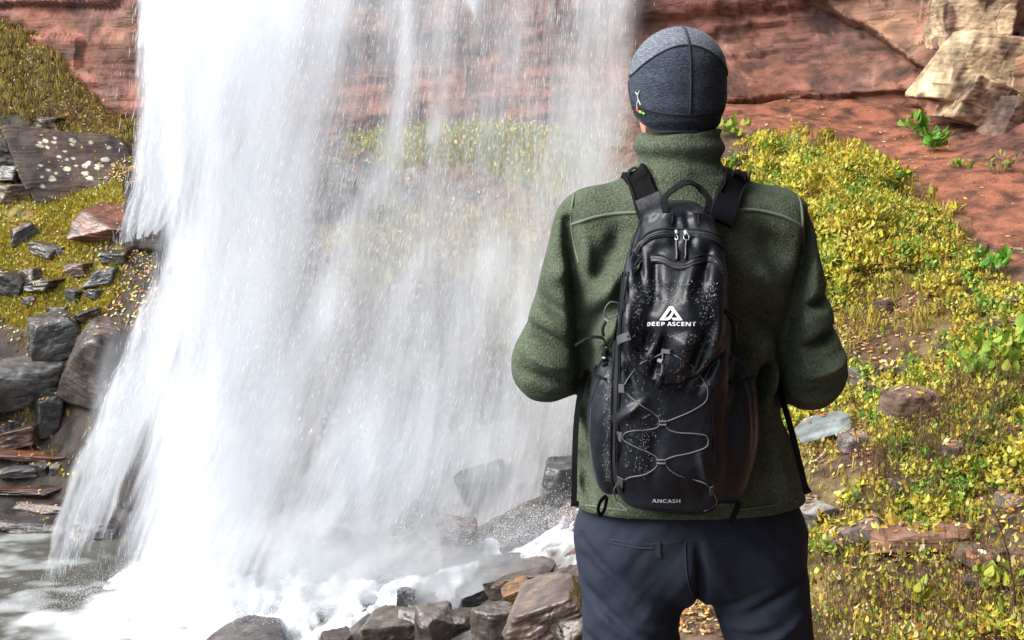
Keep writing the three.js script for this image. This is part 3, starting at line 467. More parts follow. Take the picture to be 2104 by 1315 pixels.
  const wisp = (x, y, z) => fbm(x * 2.6 + 0.7 * y, y * 0.55, z * 1.2, 4) + 0.5 * fbm(x * 7 + 1.6 * y, y * 1.5, z * 2, 3);
  for (let k = 0, tries = 0; k < 11000 && tries < 900000; tries++) {
    const px = 520 + 800 * r(), py = -60 + 1180 * r(), p = at9(px, py); p.z += gauss(r) * 0.5;
    const edge = sstep(1325, 1240, px) * (1 - 0.75 * sstep(1000, 1150, py)) * (0.65 + 0.35 * sstep(100, 700, py));
    if (r() > edge * clamp(0.55 + 1.2 * wisp(p.x * 0.8, p.y * 0.8, p.z), 0.1, 1) || p.y < floorAt(p.x, p.z)) continue;
    k++; needle(threads, p, V(-0.08 - 0.2 * sstep(1150, 600, px) - 0.12 * sstep(0, 900, py) + gauss(r) * 0.04, -1, gauss(r) * 0.04), 0.0014 + 0.0018 * r(), 0.03 + 0.07 * r());
  }
  STREAMS.slice(0, 5).forEach((s, i) => { for (let k = 0; k < [2000, 1500, 900, 250, 1000][i]; k++) { const y = lerp(s.p[s.p.length - 1][0], s.p[0][0], r()), h = where(s, y); const g = clamp(gauss(r) * 0.6, -1.15, 1.15), p = V(h[0] + g * h[1], y, -FD + 0.25 + gauss(r) * 0.2), f = where(s, y - 0.1) || h; if (y < floorAt(p.x, p.z)) continue; needle(threads, p, V(f[0] - h[0] + gauss(r) * 0.006, -0.1, gauss(r) * 0.005), 0.0016 + 0.0028 * r() * r(), 0.05 + 0.1 * r()); } });
  for (const [cx, cy, rx, ry, n, dz, ahead = FD - 0.3] of [[380, 1250, 210, 70, 13000, 0.5], [620, 1200, 120, 55, 6000, 0.4, 8.6], [760, 1140, 130, 80, 5000, 0.5], [880, 1150, 150, 50, 4500, 0.4, 8], [1020, 1120, 150, 60, 4500, 0.4, 7.7], [1140, 1080, 90, 70, 3500, 0.4, 7.6], [650, 1260, 120, 60, 7000, 0.3, 7.9], [540, 1285, 130, 40, 7000, 0.3, 8], [870, 1195, 130, 35, 3500, 0.25, 7.5], [200, 1240, 110, 30, 1500, 0.3, 8.4]]) for (let k = 0, tries = 0; k < n && tries < n * 6; tries++) {
    const p = at(cx + gauss(r) * rx * 0.6, cy + gauss(r) * ry * 0.6, ahead + gauss(r) * dz * 0.5); if (fbm(p.x * 3, p.y * 3, p.z * 2, 3) < (r() - 0.62) * 0.8) continue;
    k++; const f = floorAt(p.x, p.z); if (p.y < f) p.y = f + 0.01 + 0.08 * r(); const w = 0.0016 + 0.0032 * r() * r(); needle(drops, p, V(gauss(r) * 0.5 - 0.2, 0.3 + r(), gauss(r) * 0.5), w, w * (1.5 + 4 * r()));
  }
  inst('falling_drops', needleShape, mWater, threads, null, waterfall); inst('spray', needleShape, mWater, drops, null, waterfall);
  // white water running over and between the low rocks: a churned skin that follows the ground
  const RUN = [zone(520, 1260, 590, 1180, 720, 1160, 790, 1200, 740, 1310, 620, 1345, 520, 1345), zone(740, 1195, 900, 1155, 1080, 1085, 1195, 1040, 1195, 1150, 1040, 1170, 940, 1215, 860, 1245, 760, 1250), zone(220, 1185, 420, 1150, 610, 1190, 580, 1335, 330, 1345, 190, 1290)];
  RUN.forEach((pl, k) => { const b = boxOf(pl), c = 0.02, cr = (x, z) => fbm(x * 4, 3 + k, z * 4, 4) + 0.5 * fbm(x * 14, 5, z * 9, 3); const f = (x, z) => { const d = inside(pl, x, z) + 0.25 * cr(x, z); return floorAt(x, z) + lerp(-0.08, 0.05, sstep(-0.1, 0.2, d)) + 0.03 * cr(x, z) + 0.012 * fbm(x * 30, 1, z * 24, 2); }; mesh('white_water', sheet(b[0] - 0.1, b[1] + 0.1, b[2] - 0.1, b[3] + 0.1, c, f, (x, z) => { const n = clamp(0.85 + 0.5 * fbm(x * 9, 7, z * 6, 4), 0.6, 1), d = inside(pl, x, z); return [0.93 * n, 0.95 * n, 0.97 * n, clamp(sstep(-0.1, 0.22, d + 0.2 * cr(x, z)) * (0.78 + 1.3 * fbm(x * 10 - z * 4, 17, z * 3.5 + x, 3)), 0, 0.97)]; }, (x, z) => inside(pl, x, z) > -0.12), std([1, 1, 1], 0.5, { vertexColors: true, specularIntensity: 0.5, transparent: true }), waterfall); });
  console.log('threads', threads.length, 'drops', drops.length);
}
// ---------------------------------------------------------------- plants
const leafGeo = (w, l, fold = 0.25, curl = 0.15, steps = 3) => {           // a pointed oval blade, folded on its midrib and curled; base at the origin, tip at +y
  const pos = [], idx = [], uv = [];
  for (let i = 0; i <= steps; i++) { const t = i / steps, hw = w * 0.5 * Math.pow(Math.sin(Math.PI * (0.08 + 0.9 * t)), 0.75) * (1.15 - 0.4 * t), z = -curl * l * t * t; pos.push(-hw, t * l, z + fold * hw, 0, t * l, z, hw, t * l, z + fold * hw); uv.push(0, t, 0.5, t, 1, t); }
  for (let i = 0; i < steps; i++) for (let k = 0; k < 2; k++) { const a = i * 3 + k; idx.push(a, a + 1, a + 3, a + 1, a + 4, a + 3); }
  const g = new THREE.BufferGeometry(); g.setAttribute('position', new THREE.Float32BufferAttribute(pos, 3)); g.setAttribute('uv', new THREE.Float32BufferAttribute(uv, 2)); g.setIndex(idx); g.computeVertexNormals(); return g;
};
const mLeaf = std([1, 1, 1], 0.55, { transmission: 0.35, thickness: 0, specularIntensity: 0.35 });
const mDead = std([1, 1, 1], 0.7, { transmission: 0.15, thickness: 0, specularIntensity: 0.3 });
const mStem = std([1, 1, 1], 0.8);
const stemGeo = new THREE.CylinderGeometry(0.35, 1, 1, 5, 1, true).translate(0, 0.5, 0);
const compose = (p, q, s) => new THREE.Matrix4().compose(p, q, s);
const euler = (x, y, z) => new THREE.Quaternion().setFromEuler(new THREE.Euler(x, y, z, 'YXZ'));
const toward = (d) => new THREE.Quaternion().setFromUnitVectors(V(0, 1, 0), d.clone().normalize());
const tint = (r, c, v = 0.25) => { const k = 1 + (r() - 0.5) * 2 * v; return col(c[0] * k, c[1] * (k + (r() - 0.5) * v * 0.3), c[2] * k); };
const YEL = [[0.58, 0.5, 0.06], [0.62, 0.47, 0.05], [0.5, 0.48, 0.06], [0.4, 0.42, 0.06], [0.66, 0.58, 0.15], [0.3, 0.33, 0.05], [0.5, 0.33, 0.06]], GRN = [[0.14, 0.3, 0.035], [0.2, 0.36, 0.04], [0.1, 0.22, 0.03], [0.28, 0.4, 0.06]], FALL = [[0.5, 0.33, 0.1], [0.45, 0.17, 0.035], [0.5, 0.38, 0.2], [0.3, 0.14, 0.06], [0.55, 0.42, 0.08], [0.22, 0.11, 0.06], [0.6, 0.48, 0.3], [0.16, 0.08, 0.05]];
const OLIVE = [[0.34, 0.27, 0.06], [0.42, 0.32, 0.08], [0.24, 0.19, 0.045], [0.5, 0.39, 0.11], [0.32, 0.18, 0.08], [0.38, 0.33, 0.05]], MOSS = [[0.44, 0.4, 0.035], [0.55, 0.47, 0.05], [0.3, 0.31, 0.04], [0.58, 0.45, 0.08]], DRY = [[0.1, 0.055, 0.03], [0.17, 0.09, 0.045], [0.06, 0.035, 0.022], [0.24, 0.14, 0.06]];
// --- yellow-green shrubs massed on the right of the path
{
  const r = RNG(31), leaf = leafGeo(0.62, 1, 0.3, 0.25), lm = [], lc = [], sm = [], sc = [];
  const bush = (x, z, h, n, pal, size) => {
    const y = ground(x, z), stems = 2 + Math.floor(r() * 3);
    for (let s = 0; s < stems; s++) {
      const d = V(gauss(r) * 0.35, 1, gauss(r) * 0.35 + 0.1).normalize(), L = h * (0.7 + 0.5 * r()); sm.push(compose(V(x, y - 0.02, z), toward(d), V(0.003 + 0.002 * r(), L, 0.004))); sc.push(tint(r, pick(r, DRY)));
      const c0 = pick(r, pal);
      for (let i = 0; i < n; i++) {
        const t = 0.3 + 0.75 * Math.sqrt(r()), a = r() * 6.283, o = 0.02 + 0.09 * r() * h * 2.2, p = V(x, y, z).addScaledVector(d, L * t).add(V(Math.cos(a) * o, gauss(r) * 0.02, Math.sin(a) * o)), k = size * (0.6 + 0.8 * r());
        lm.push(compose(p, euler(0.9 + gauss(r) * 0.6, a, gauss(r) * 0.45), V(k, k, k))); lc.push(tint(r, r() < 0.7 ? c0 : pick(r, pal), 0.35));
      }
    }
  };
  scatter(r, Z.shrub, 3000, (x, z, d) => { const m = fbm(x * 0.8, 41, z * 0.8, 3); if (r() < 0.42 + 1.6 * m + 0.7 * fbm(x * 4, 43, z * 4, 2)) bush(x, z, 0.08 + 0.17 * Math.min(1, d * 1.5) * (0.3 + 1.1 * r()), 16, r() < 0.1 ? GRN : YEL, 0.042); });
  scatter(r, Z.slope, 7000, (x, z) => { const m = fbm(x * 0.7, 61, z * 0.7, 3), pd = inside(Z.path, x, z); if (pd < -0.3 && m > -0.27 + 0.3 * r()) bush(x, z, 0.05 + 0.13 * r() * r(), 10, r() < 0.25 ? GRN : YEL, 0.029); });
  const p = tag(group('shrub_thicket'), 'yellow and lime leafed shrubs massed over the slope right of the hiker', null, null, 'stuff');
  inst('foliage', leaf, mLeaf, lm, lc, p); inst('stem', stemGeo, mStem, sm, sc, p); console.log('shrub leaves', lm.length);
}
// --- fallen leaves, grass, moss, dry stems: uncountable
{
  const r = RNG(57), lg = leafGeo(0.7, 1, 0.2, -0.3, 2), lm = [], lc = [];
  const strew = (poly, n, size, pal, rule) => scatter(r, poly, n, (x, z, d) => { if (rule && !rule(x, z, d)) return; const k = size * (0.5 + r()), g = gnormal(x, z); lm.push(compose(V(x, ground(x, z) + 0.012 + 0.02 * r(), z), toward(g).multiply(euler(1.45 + gauss(r) * 0.35, r() * 6.283, 0)), V(k, k, k))); lc.push(tint(r, pick(r, pal), 0.3)); });
  strew(Z.slope, 44000, 0.028, FALL, (x, z) => inside(Z.path, x, z) < 0.1 && fbm(x * 1.3, 71, z * 1.3, 3) > (r() - 0.6) * 0.6);
  strew(Z.path, 420, 0.045, FALL); strew(Z.bankL, 9000, 0.038, [...FALL, [0.62, 0.5, 0.25], [0.6, 0.4, 0.05]], (x, z) => fbm(x * 1.5, 75, z * 1.5, 3) > (r() - 0.5) * 0.5); strew(Z.back, 1100, 0.045, FALL);
  for (let i = 0; i < 5200; i++) { const [x, y, z, a, b, c] = pick(r, LEDGES), k = 0.036 * (0.5 + r()); if (z > -9.9 && x > -4.2 && x < 1.1) continue; if (r() < 0.65) continue; lm.push(compose(V(x, y + 0.006, z), toward(V(a, b, c)).multiply(euler(1.45 + gauss(r) * 0.2, r() * 6.283, 0)), V(k, k, k))); lc.push(tint(r, pick(r, FALL), 0.3)); }
  tag(inst('fallen_leaves', lg, mDead, lm, lc), 'yellow, tan and rust coloured leaves strewn over slopes and banks', null, null, 'stuff');
  const blade = (() => { const gs = []; for (let i = 0; i < 6; i++) { const g = leafGeo(0.05 + 0.02 * (i % 3), 0.7 + 0.3 * r(), 0.2, 0.5, 3); g.rotateX(0.25 + 0.5 * r()); g.rotateY(i * 1.05 + r()); gs.push(g); } return mergeGeometries(gs); })();
  const grass = (name, label, list) => {
    const m = [], c = [];
    for (const [poly, n, h, pal, rule] of list) scatter(r, poly, n, (x, z, d) => { if (rule && !rule(x, z, d)) return; const k = h * (0.5 + r()); m.push(compose(V(x, ground(x, z) - 0.01, z), euler(gauss(r) * 0.2 + 0.15, r() * 6.283, gauss(r) * 0.2), V(k * 1.2, k, k * 1.2))); c.push(tint(r, pick(r, pal), 0.35)); });
    tag(inst(name, blade, mLeaf, m, c), label, null, null, 'stuff');
  };
  const patch = (s, o) => (x, z) => fbm(x * s, o, z * s, 3) > (r() - 0.42) * 0.7;
  grass('grass', 'olive and straw grass on the upper left bank, the ledges and among the shrubs', [[Z.grassL, 4600, 0.12, [...OLIVE, ...OLIVE, ...DRY, [0.3, 0.2, 0.09]], patch(1.8, 80)], [Z.bankL, 3500, 0.08, OLIVE, patch(1.2, 81)], [Z.back, 3000, 0.1, OLIVE, patch(0.9, 82)], [Z.slope, 4500, 0.07, [...MOSS, ...OLIVE, [0.4, 0.34, 0.08]], (x, z) => inside(Z.path, x, z) < -0.2 && patch(1, 83)(x, z)], [Z.shrub, 1600, 0.1, [...OLIVE, ...MOSS]]]);
  grass('moss', 'bright yellow-green moss over the left bank and the ledges behind the fall', [[Z.mossL, 26000, 0.055, MOSS, patch(1.6, 85)], [Z.mossB, 7000, 0.09, [...MOSS, [0.16, 0.26, 0.03], [0.12, 0.2, 0.03]]], [Z.mossC, 4500, 0.06, MOSS, patch(0.9, 86)]]);
  // small leafy weeds threaded through both banks
  const wl = [], wc = [], lf = leafGeo(0.65, 1, 0.3, 0.3);
  for (const [poly, n, pal, s, rule] of [[Z.grassL, 4500, [...YEL, ...OLIVE, ...FALL, ...DRY], 0.036], [Z.mossL, 8000, [...YEL, ...MOSS, ...FALL], 0.032, patch(1.6, 85)], [Z.slope, 90000, [...YEL, ...YEL, ...GRN, ...FALL, [0.6, 0.56, 0.2], [0.5, 0.5, 0.16]], 0.023, (x, z) => inside(Z.path, x, z) < -0.25 && patch(1.1, 88)(x, z)], [Z.mossB, 2500, [...GRN, ...YEL], 0.05], [Z.bankL, 3000, YEL, 0.03, patch(1.8, 89)]])
    scatter(r, poly, n, (x, z) => { if (rule && !rule(x, z)) return; const k = s * (0.5 + r()); wl.push(compose(V(x, ground(x, z) + 0.02 + 0.1 * r() * r() + (s > 0.04 ? 0.08 * r() : 0), z), euler(0.8 + gauss(r) * 0.5, r() * 6.283, gauss(r) * 0.4), V(k, k, k))); wc.push(tint(r, pick(r, pal), 0.35)); });
  tag(inst('ground_cover', lf, mLeaf, wl, wc), 'low leafy weeds in yellow and green over both banks', null, null, 'stuff');
  const dm = [], dc = [];
  for (const [n, h, ...c] of [[380, 0.3, 1880, 900, 1990, 780, 2090, 800, 2080, 930, 1960, 1000, 1890, 1010], [220, 0.26, 1800, 1250, 2000, 1130, 2140, 1180, 2140, 1330, 1800, 1330], [200, 0.2, 1650, 620, 1850, 560, 1980, 640, 1900, 780, 1700, 760], [260, 0.26, 1760, 940, 1900, 900, 1920, 1080, 1800, 1080], [600, 0.2, 20, 120, 200, 130, 250, 260, 60, 260], [160, 0.18, 1680, 1150, 1850, 1100, 1850, 1330, 1680, 1330]])
    scatter(r, zone(...c), n, (x, z) => {
      const d = V(gauss(r) * 0.25, 1, gauss(r) * 0.25).normalize(), L = h * (0.4 + 0.8 * r()), b = V(x, ground(x, z) - 0.02, z), k = tint(r, pick(r, DRY), 0.3); dm.push(compose(b, toward(d), V(0.0026, L, 0.0026))); dc.push(k);
      for (let i = 0; i < 3; i++) { const t = 0.35 + 0.6 * r(), e = V(gauss(r) * 0.7, 0.7, gauss(r) * 0.7); dm.push(compose(b.clone().addScaledVector(d, L * t), toward(e), V(0.0016, L * 0.28 * r(), 0.0016))); dc.push(k); }
    });
  tag(inst('dry_stems', stemGeo, mStem, dm, dc), 'brown leafless stems standing among the weeds of the slopes', null, null, 'stuff');
  console.log('litter', lm.length, 'weeds', wl.length);
}
// --- plants one can point to: stem and single leaves
const plantLeaf = leafGeo(0.8, 1, 0.3, 0.3, 4);
function plant(px, py, w, h, n, size, pal, label, seed) {
  const r = RNG(seed), f = hit(px, py + h / 2), s = -f.z / FOCAL, g = tag(group('leafy_plant', f.x, f.y, f.z), label, 'plant'), stems = [];
  const mats = pal.map((c) => std(c, 0.5, { transmission: 0.35, thickness: 0, specularIntensity: 0.4 })); const W = w * s / 2, H = h * s;
  for (let k = 0, ns = Math.ceil(n / 7); k < ns; k++) {
    const a = r() * 6.283, d = V(Math.cos(a) * W * Math.sqrt(r()), H * (0.5 + 0.5 * r()), Math.sin(a) * W * 0.7 * Math.sqrt(r())), L = d.length(), st = stemGeo.clone(); st.applyMatrix4(compose(V(d.x * 0.3, ground(f.x + d.x * 0.3, f.z + d.z * 0.3) - f.y - 0.02, d.z * 0.3), toward(d), V(0.004, L, 0.004))); stems.push(st);
    for (let i = 0; i < 7; i++) {
      const t = 0.35 + 0.65 * r(), e = r() * 6.283, m = mesh('leaf', plantLeaf, pick(r, mats), g), q = size * s * (0.6 + 0.7 * r());
      m.position.set(d.x * (0.3 + t) + Math.cos(e) * q * 0.5, d.y * t + gauss(r) * q * 0.2, d.z * (0.3 + t) + Math.sin(e) * q * 0.5); m.quaternion.copy(euler(0.85 + gauss(r) * 0.35, e, gauss(r) * 0.25)); m.scale.setScalar(q);
    }
  }
  mesh('stem', mergeGeometries(stems), std([0.1, 0.12, 0.03], 0.7), g);
}
const GR2 = [[0.13, 0.33, 0.035], [0.2, 0.42, 0.05], [0.09, 0.22, 0.03]];
plant(1886, 262, 42, 54, 42, 17, GR2, 'bright green leafy clump in the bend of the path, upper of two', 1);
plant(1912, 290, 54, 56, 49, 17, GR2, 'bright green leafy clump in the bend of the path, lower of two', 2);
plant(1975, 338, 54, 18, 28, 10, [[0.3, 0.4, 0.05], [0.2, 0.35, 0.04]], 'low green sprigs on the path edge below the bright green clumps', 3);
plant(2052, 338, 62, 44, 42, 10, [[0.33, 0.33, 0.09], [0.25, 0.28, 0.08]], 'dull yellow feathery weed under the pale sandstone blocks', 4);
plant(2036, 540, 58, 54, 42, 18, GR2, 'green broad-leafed plant at the edge of the soil below the path', 5);
plant(1500, 268, 60, 34, 42, 14, [[0.24, 0.36, 0.05], [0.36, 0.4, 0.06]], 'pale green sprigs beside the beanie at the near edge of the path', 6);
plant(2010, 745, 130, 110, 84, 22, [[0.3, 0.44, 0.06], [0.22, 0.38, 0.05], [0.4, 0.42, 0.06]], 'lime green leafy plant, largest at the right of the slope', 7);
plant(2080, 700, 80, 90, 49, 22, [[0.26, 0.42, 0.06], [0.38, 0.42, 0.06]], 'lime green plant at the right edge behind the largest one', 8);
plant(1527, 124, 14, 14, 14, 9, [[0.45, 0.42, 0.04]], 'tiny yellow sprig growing from the red cliff beside the beanie', 9);
plant(2055, 1180, 90, 80, 42, 24, [[0.42, 0.44, 0.06], [0.3, 0.4, 0.05]], 'yellow-green leafy plant at the bottom right around the bare twig', 10);
plant(1905, 1215, 60, 80, 35, 22, [[0.46, 0.42, 0.05], [0.34, 0.4, 0.05]], 'yellow plant with brown stalks on the lower slope', 11);
plant(12, 10, 60, 40, 35, 14, [[0.55, 0.5, 0.05], [0.4, 0.42, 0.05]], 'bright yellow shrub tip in the top left corner', 12);
plant(110, 52, 26, 22, 21, 9, [[0.45, 0.44, 0.05]], 'small lime sprig at the foot of the red cliff, upper left', 13);
{ // the bare twig
  const f = hit(2078, 1262), s = -f.z / FOCAL, g = tag(group('bare_twig', f.x, f.y, f.z), 'tall bare dark twig rising from the plants at the lower right', 'twig');
  const tw = (pts, r0) => { const c = new THREE.CatmullRomCurve3(pts.map(([x, y, z]) => V(x * s, y * s, (z || 0) * s))), t = new THREE.TubeGeometry(c, 24, 1, 6); const P = t.attributes.position, q = V(0, 0, 0); for (let i = 0; i < P.count; i++) { const u = Math.floor(i / 7) / 24; c.getPointAt(u, q); P.setXYZ(i, q.x + (P.getX(i) - q.x) * r0 * (1 - 0.65 * u), q.y + (P.getY(i) - q.y) * r0 * (1 - 0.65 * u), q.z + (P.getZ(i) - q.z) * r0 * (1 - 0.65 * u)); } t.computeVertexNormals(); return t; };
  const m = std([0.06, 0.035, 0.028], 0.7);
  mesh('main_stem', tw([[10, -10], [0, 60], [-20, 130, 5], [-34, 180], [-58, 235], [-80, 262]], 0.006), m, g);
  for (const b of [[[-34, 180], [-24, 205], [-20, 232]], [[-45, 205], [-62, 212], [-78, 232]], [[-20, 130], [-8, 150], [2, 182]], [[-58, 235], [-50, 250], [-46, 268]], [[-10, 95], [-26, 110], [-40, 118]]]) mesh('branch', tw(b, 0.0035), m, g);
}
// ---------------------------------------------------------------- surfaces from distance fields (naive surface nets)
function nets(f, lo, hi, c) {
  const n = [0, 1, 2].map((k) => Math.ceil((hi[k] - lo[k]) / c) + 1), [nx, ny, nz] = n, F = new Float32Array(nx * ny * nz), id = new Int32Array(nx * ny * nz).fill(-1), pos = [], idx = [];
  for (let k = 0, o = 0; k < nz; k++) for (let j = 0; j < ny; j++) for (let i = 0; i < nx; i++, o++) F[o] = f(lo[0] + i * c, lo[1] + j * c, lo[2] + k * c);
  const A = nx, B = nx * ny, off = [0, 1, A, A + 1, B, B + 1, B + A, B + A + 1], E = [[0, 1], [2, 3], [4, 5], [6, 7], [0, 2], [1, 3], [4, 6], [5, 7], [0, 4], [1, 5], [2, 6], [3, 7]];
  for (let k = 0; k < nz - 1; k++) for (let j = 0; j < ny - 1; j++) for (let i = 0; i < nx - 1; i++) {
    const o = i + j * A + k * B; let m = 0; for (let q = 0; q < 8; q++) if (F[o + off[q]] < 0) m |= 1 << q;
    if (!m || m === 255) continue;
    let x = 0, y = 0, z = 0, w = 0;
    for (const [p, q] of E) { const a = F[o + off[p]], b = F[o + off[q]]; if (a < 0 === b < 0) continue; const t = a / (a - b); x += (p & 1) + t * ((q & 1) - (p & 1)); y += ((p >> 1) & 1) + t * (((q >> 1) & 1) - ((p >> 1) & 1)); z += (p >> 2) + t * ((q >> 2) - (p >> 2)); w++; }
    id[o] = pos.length / 3; pos.push(lo[0] + (i + x / w) * c, lo[1] + (j + y / w) * c, lo[2] + (k + z / w) * c);
  }
  const quad = (a, b, d, e, flip) => { if (a < 0 || b < 0 || d < 0 || e < 0) return; flip ? idx.push(a, d, b, a, e, d) : idx.push(a, b, d, a, d, e); };
  for (let k = 1; k < nz - 1; k++) for (let j = 1; j < ny - 1; j++) for (let i = 1; i < nx - 1; i++) {
    const o = i + j * A + k * B, s = F[o] < 0;
    if (s !== F[o + 1] < 0) quad(id[o - A - B], id[o - B], id[o], id[o - A], !s);
    if (s !== F[o + A] < 0) quad(id[o - 1 - B], id[o - 1], id[o], id[o - B], !s);
    if (s !== F[o + B] < 0) quad(id[o - 1 - A], id[o - A], id[o], id[o - 1], !s);
  }
  const g = new THREE.BufferGeometry(); g.setAttribute('position', new THREE.Float32BufferAttribute(pos, 3)); g.setIndex(idx); g.computeVertexNormals(); return g;
}
const smin = (a, b, k) => { const h = Math.max(k - Math.abs(a - b), 0) / k; return Math.min(a, b) - h * h * k * 0.25; };
function cone(x, y, z, a, b, ra, rb) { const bx = b[0] - a[0], by = b[1] - a[1], bz = b[2] - a[2], px = x - a[0], py = y - a[1], pz = z - a[2], t = clamp((px * bx + py * by + pz * bz) / (bx * bx + by * by + bz * bz), 0, 1); return Math.hypot(px - bx * t, py - by * t, pz - bz * t) - lerp(ra, rb, t); }
const ell = (x, y, z, c, r) => { const a = (x - c[0]) / r[0], b = (y - c[1]) / r[1], d = (z - c[2]) / r[2], k = Math.hypot(a, b, d), l = Math.hypot(a / r[0], b / r[1], d / r[2]); return l > 1e-6 ? (k * (k - 1)) / l : -Math.min(...r); };
function curve(t, ...k) { if (t <= k[0]) return k[1]; for (let i = 2; i < k.length; i += 2) if (t <= k[i]) { const u = (t - k[i - 2]) / (k[i] - k[i - 2]); return lerp(k[i - 1], k[i + 1], u * u * (3 - 2 * u)); } return k[k.length - 1]; }
// creases in cloth: [x0, y0, x1, y1, width, depth]; positive is a valley, negative a ridge
const crease = (list) => (x, y) => { let s = 0; for (const [a, b, c, d, w, h] of list) { const ex = c - a, ey = d - b, t = clamp(((x - a) * ex + (y - b) * ey) / (ex * ex + ey * ey), 0, 1), q = Math.hypot(x - a - ex * t, y - b - ey * t) / w; if (q < 3) s += h * Math.exp(-q * q) * Math.sin(Math.PI * (0.12 + 0.76 * t)); } return s; };
const OX = 0.35, OZ = -2;                                            // where the hiker stands
function toward3(f, px, py) {                                         // the first point of a field on the line of sight (or the nearest to it), in the hiker's own axes
  const d = ray(px, py), o = V(-OX, EYE, -OZ); let t = 1.2, best = 9, bt = t;
  for (let i = 0; i < 140; i++) { const s = f(o.x + d.x * t, o.y + d.y * t, o.z + d.z * t); if (s < best) { best = s; bt = t; } if (s < 0.0004) return o.addScaledVector(d, t); t += Math.max(s * 0.55, 0.001); if (t > 2.6) break; }
  const p = o.addScaledVector(d, bt); for (let i = 0; i < 3; i++) p.addScaledVector(grad(f, p), -f(p.x, p.y, p.z) * 0.8); return p;
}
const grad = (f, p, e = 0.004) => V(f(p.x + e, p.y, p.z) - f(p.x - e, p.y, p.z), f(p.x, p.y + e, p.z) - f(p.x, p.y - e, p.z), f(p.x, p.y, p.z + e) - f(p.x, p.y, p.z - e)).normalize();
const onto = (f, pts, lift = 0) => pts.map(([x, y]) => { const p = toward3(f, x, y); return p && p.addScaledVector(grad(f, p), lift); }).filter(Boolean);
const tube = (pts, r, seg = 0, sides = 7, closed = false) => new THREE.TubeGeometry(new THREE.CatmullRomCurve3(pts, closed, 'centripetal'), seg || pts.length * 8, r, sides, closed);
function strap(pts, normals, w, t) {                                  // a flat band along points, its faces square to normals
  const c = new THREE.CatmullRomCurve3(pts, false, 'centripetal'), cn = new THREE.CatmullRomCurve3(normals, false, 'centripetal'), n = pts.length * 8, pos = [], idx = [], uv = [];
  for (let i = 0; i <= n; i++) { const u = i / n, p = c.getPoint(u), d = c.getTangent(u), N = cn.getPoint(u).normalize(), s = d.clone().cross(N).normalize(); N.copy(s).cross(d).normalize(); const W = (Array.isArray(w) ? curve(u, ...w) : w) / 2; for (const [a, b] of [[-1, -0.6], [-0.93, 1], [0.93, 1], [1, -0.6]]) { pos.push(...p.clone().addScaledVector(s, a * W).addScaledVector(N, b * t / 2).toArray()); uv.push(a * W, u * c.getLength()); } }
  for (let i = 0; i < n; i++) for (let k = 0; k < 4; k++) { const a = i * 4 + k, b = i * 4 + ((k + 1) % 4); idx.push(a, a + 4, b, b, a + 4, b + 4); }
  const L = n * 4; idx.push(0, 1, 2, 0, 2, 3, L, L + 2, L + 1, L, L + 3, L + 2);
  let g = new THREE.BufferGeometry(); g.setAttribute('position', new THREE.Float32BufferAttribute(pos, 3)); g.setAttribute('uv', new THREE.Float32BufferAttribute(uv, 2)); g.setIndex(idx); g = g.toNonIndexed(); g.computeVertexNormals(); return g;
}
// ---------------------------------------------------------------- the hiker
const person = tag(group('person', OX, 0, OZ), 'person seen from behind in green fleece and grey beanie, facing the waterfall with elbows bent', 'person');
const mFleece = std([0.148, 0.178, 0.125], 0.95, { map: rep(tFleece, 4.2), bumpMap: rep(tFleeceB, 3.6), bumpScale: 0.002, sheen: 0.25, sheenColor: col(0.25, 0.3, 0.2), sheenRoughness: 0.7, specularIntensity: 0.15 });
const mPants = std([0.023, 0.029, 0.045], 0.75, { bumpMap: rep(tFleeceB, 9), bumpScale: 0.0007, specularIntensity: 0.3 });
const mSkin = std([0.5, 0.27, 0.19], 0.5, { specularIntensity: 0.5 });
// jacket
const jackCrease = crease([
  // left: deep armhole fold, pulls that radiate from it
  [-0.236, 1.45, -0.204, 1.12, 0.012, 0.036], [-0.205, 1.30, -0.2, 1.12, 0.02, 0.02], [-0.2, 1.33, -0.14, 1.43, 0.018, 0.009], [-0.2, 1.28, -0.125, 1.37, 0.016, -0.008], [-0.19, 1.235, -0.13, 1.31, 0.014, 0.008], [-0.19, 1.19, -0.13, 1.27, 0.016, -0.008], [-0.17, 1.42, -0.15, 1.24, 0.018, -0.007], [-0.205, 1.42, -0.185, 1.3, 0.013, -0.008],
  [-0.31, 1.235, -0.22, 1.19, 0.012, 0.016], [-0.325, 1.19, -0.23, 1.15, 0.013, -0.012], [-0.3, 1.3, -0.225, 1.25, 0.013, 0.015], [-0.28, 1.34, -0.22, 1.36, 0.018, -0.006], [-0.33, 1.15, -0.22, 1.12, 0.012, 0.008],
  [-0.2, 1.1, -0.185, 1.02, 0.016, 0.008], [-0.215, 1.06, -0.18, 0.95, 0.018, -0.006], [-0.2, 0.96, -0.185, 0.87, 0.013, 0.01],
  // right
  [0.248, 1.46, 0.21, 1.12, 0.013, 0.034], [0.215, 1.34, 0.205, 1.1, 0.02, 0.018], [0.205, 1.38, 0.13, 1.44, 0.02, 0.008], [0.2, 1.3, 0.12, 1.37, 0.02, -0.009], [0.19, 1.24, 0.11, 1.29, 0.018, 0.009], [0.18, 1.2, 0.1, 1.19, 0.02, -0.01], [0.2, 1.18, 0.17, 1.1, 0.016, -0.013], [0.165, 1.17, 0.15, 1.1, 0.012, 0.01], [0.22, 1.1, 0.24, 0.95, 0.018, 0.008], [0.16, 1.06, 0.22, 0.9, 0.02, -0.007],
  [0.32, 1.23, 0.235, 1.19, 0.012, 0.016], [0.33, 1.17, 0.24, 1.14, 0.013, -0.013], [0.3, 1.3, 0.235, 1.27, 0.013, 0.014], [0.33, 1.12, 0.24, 1.1, 0.012, 0.008],
]);
const hem = (x, z) => 0.842 + 0.1 * z + 0.02 * x;
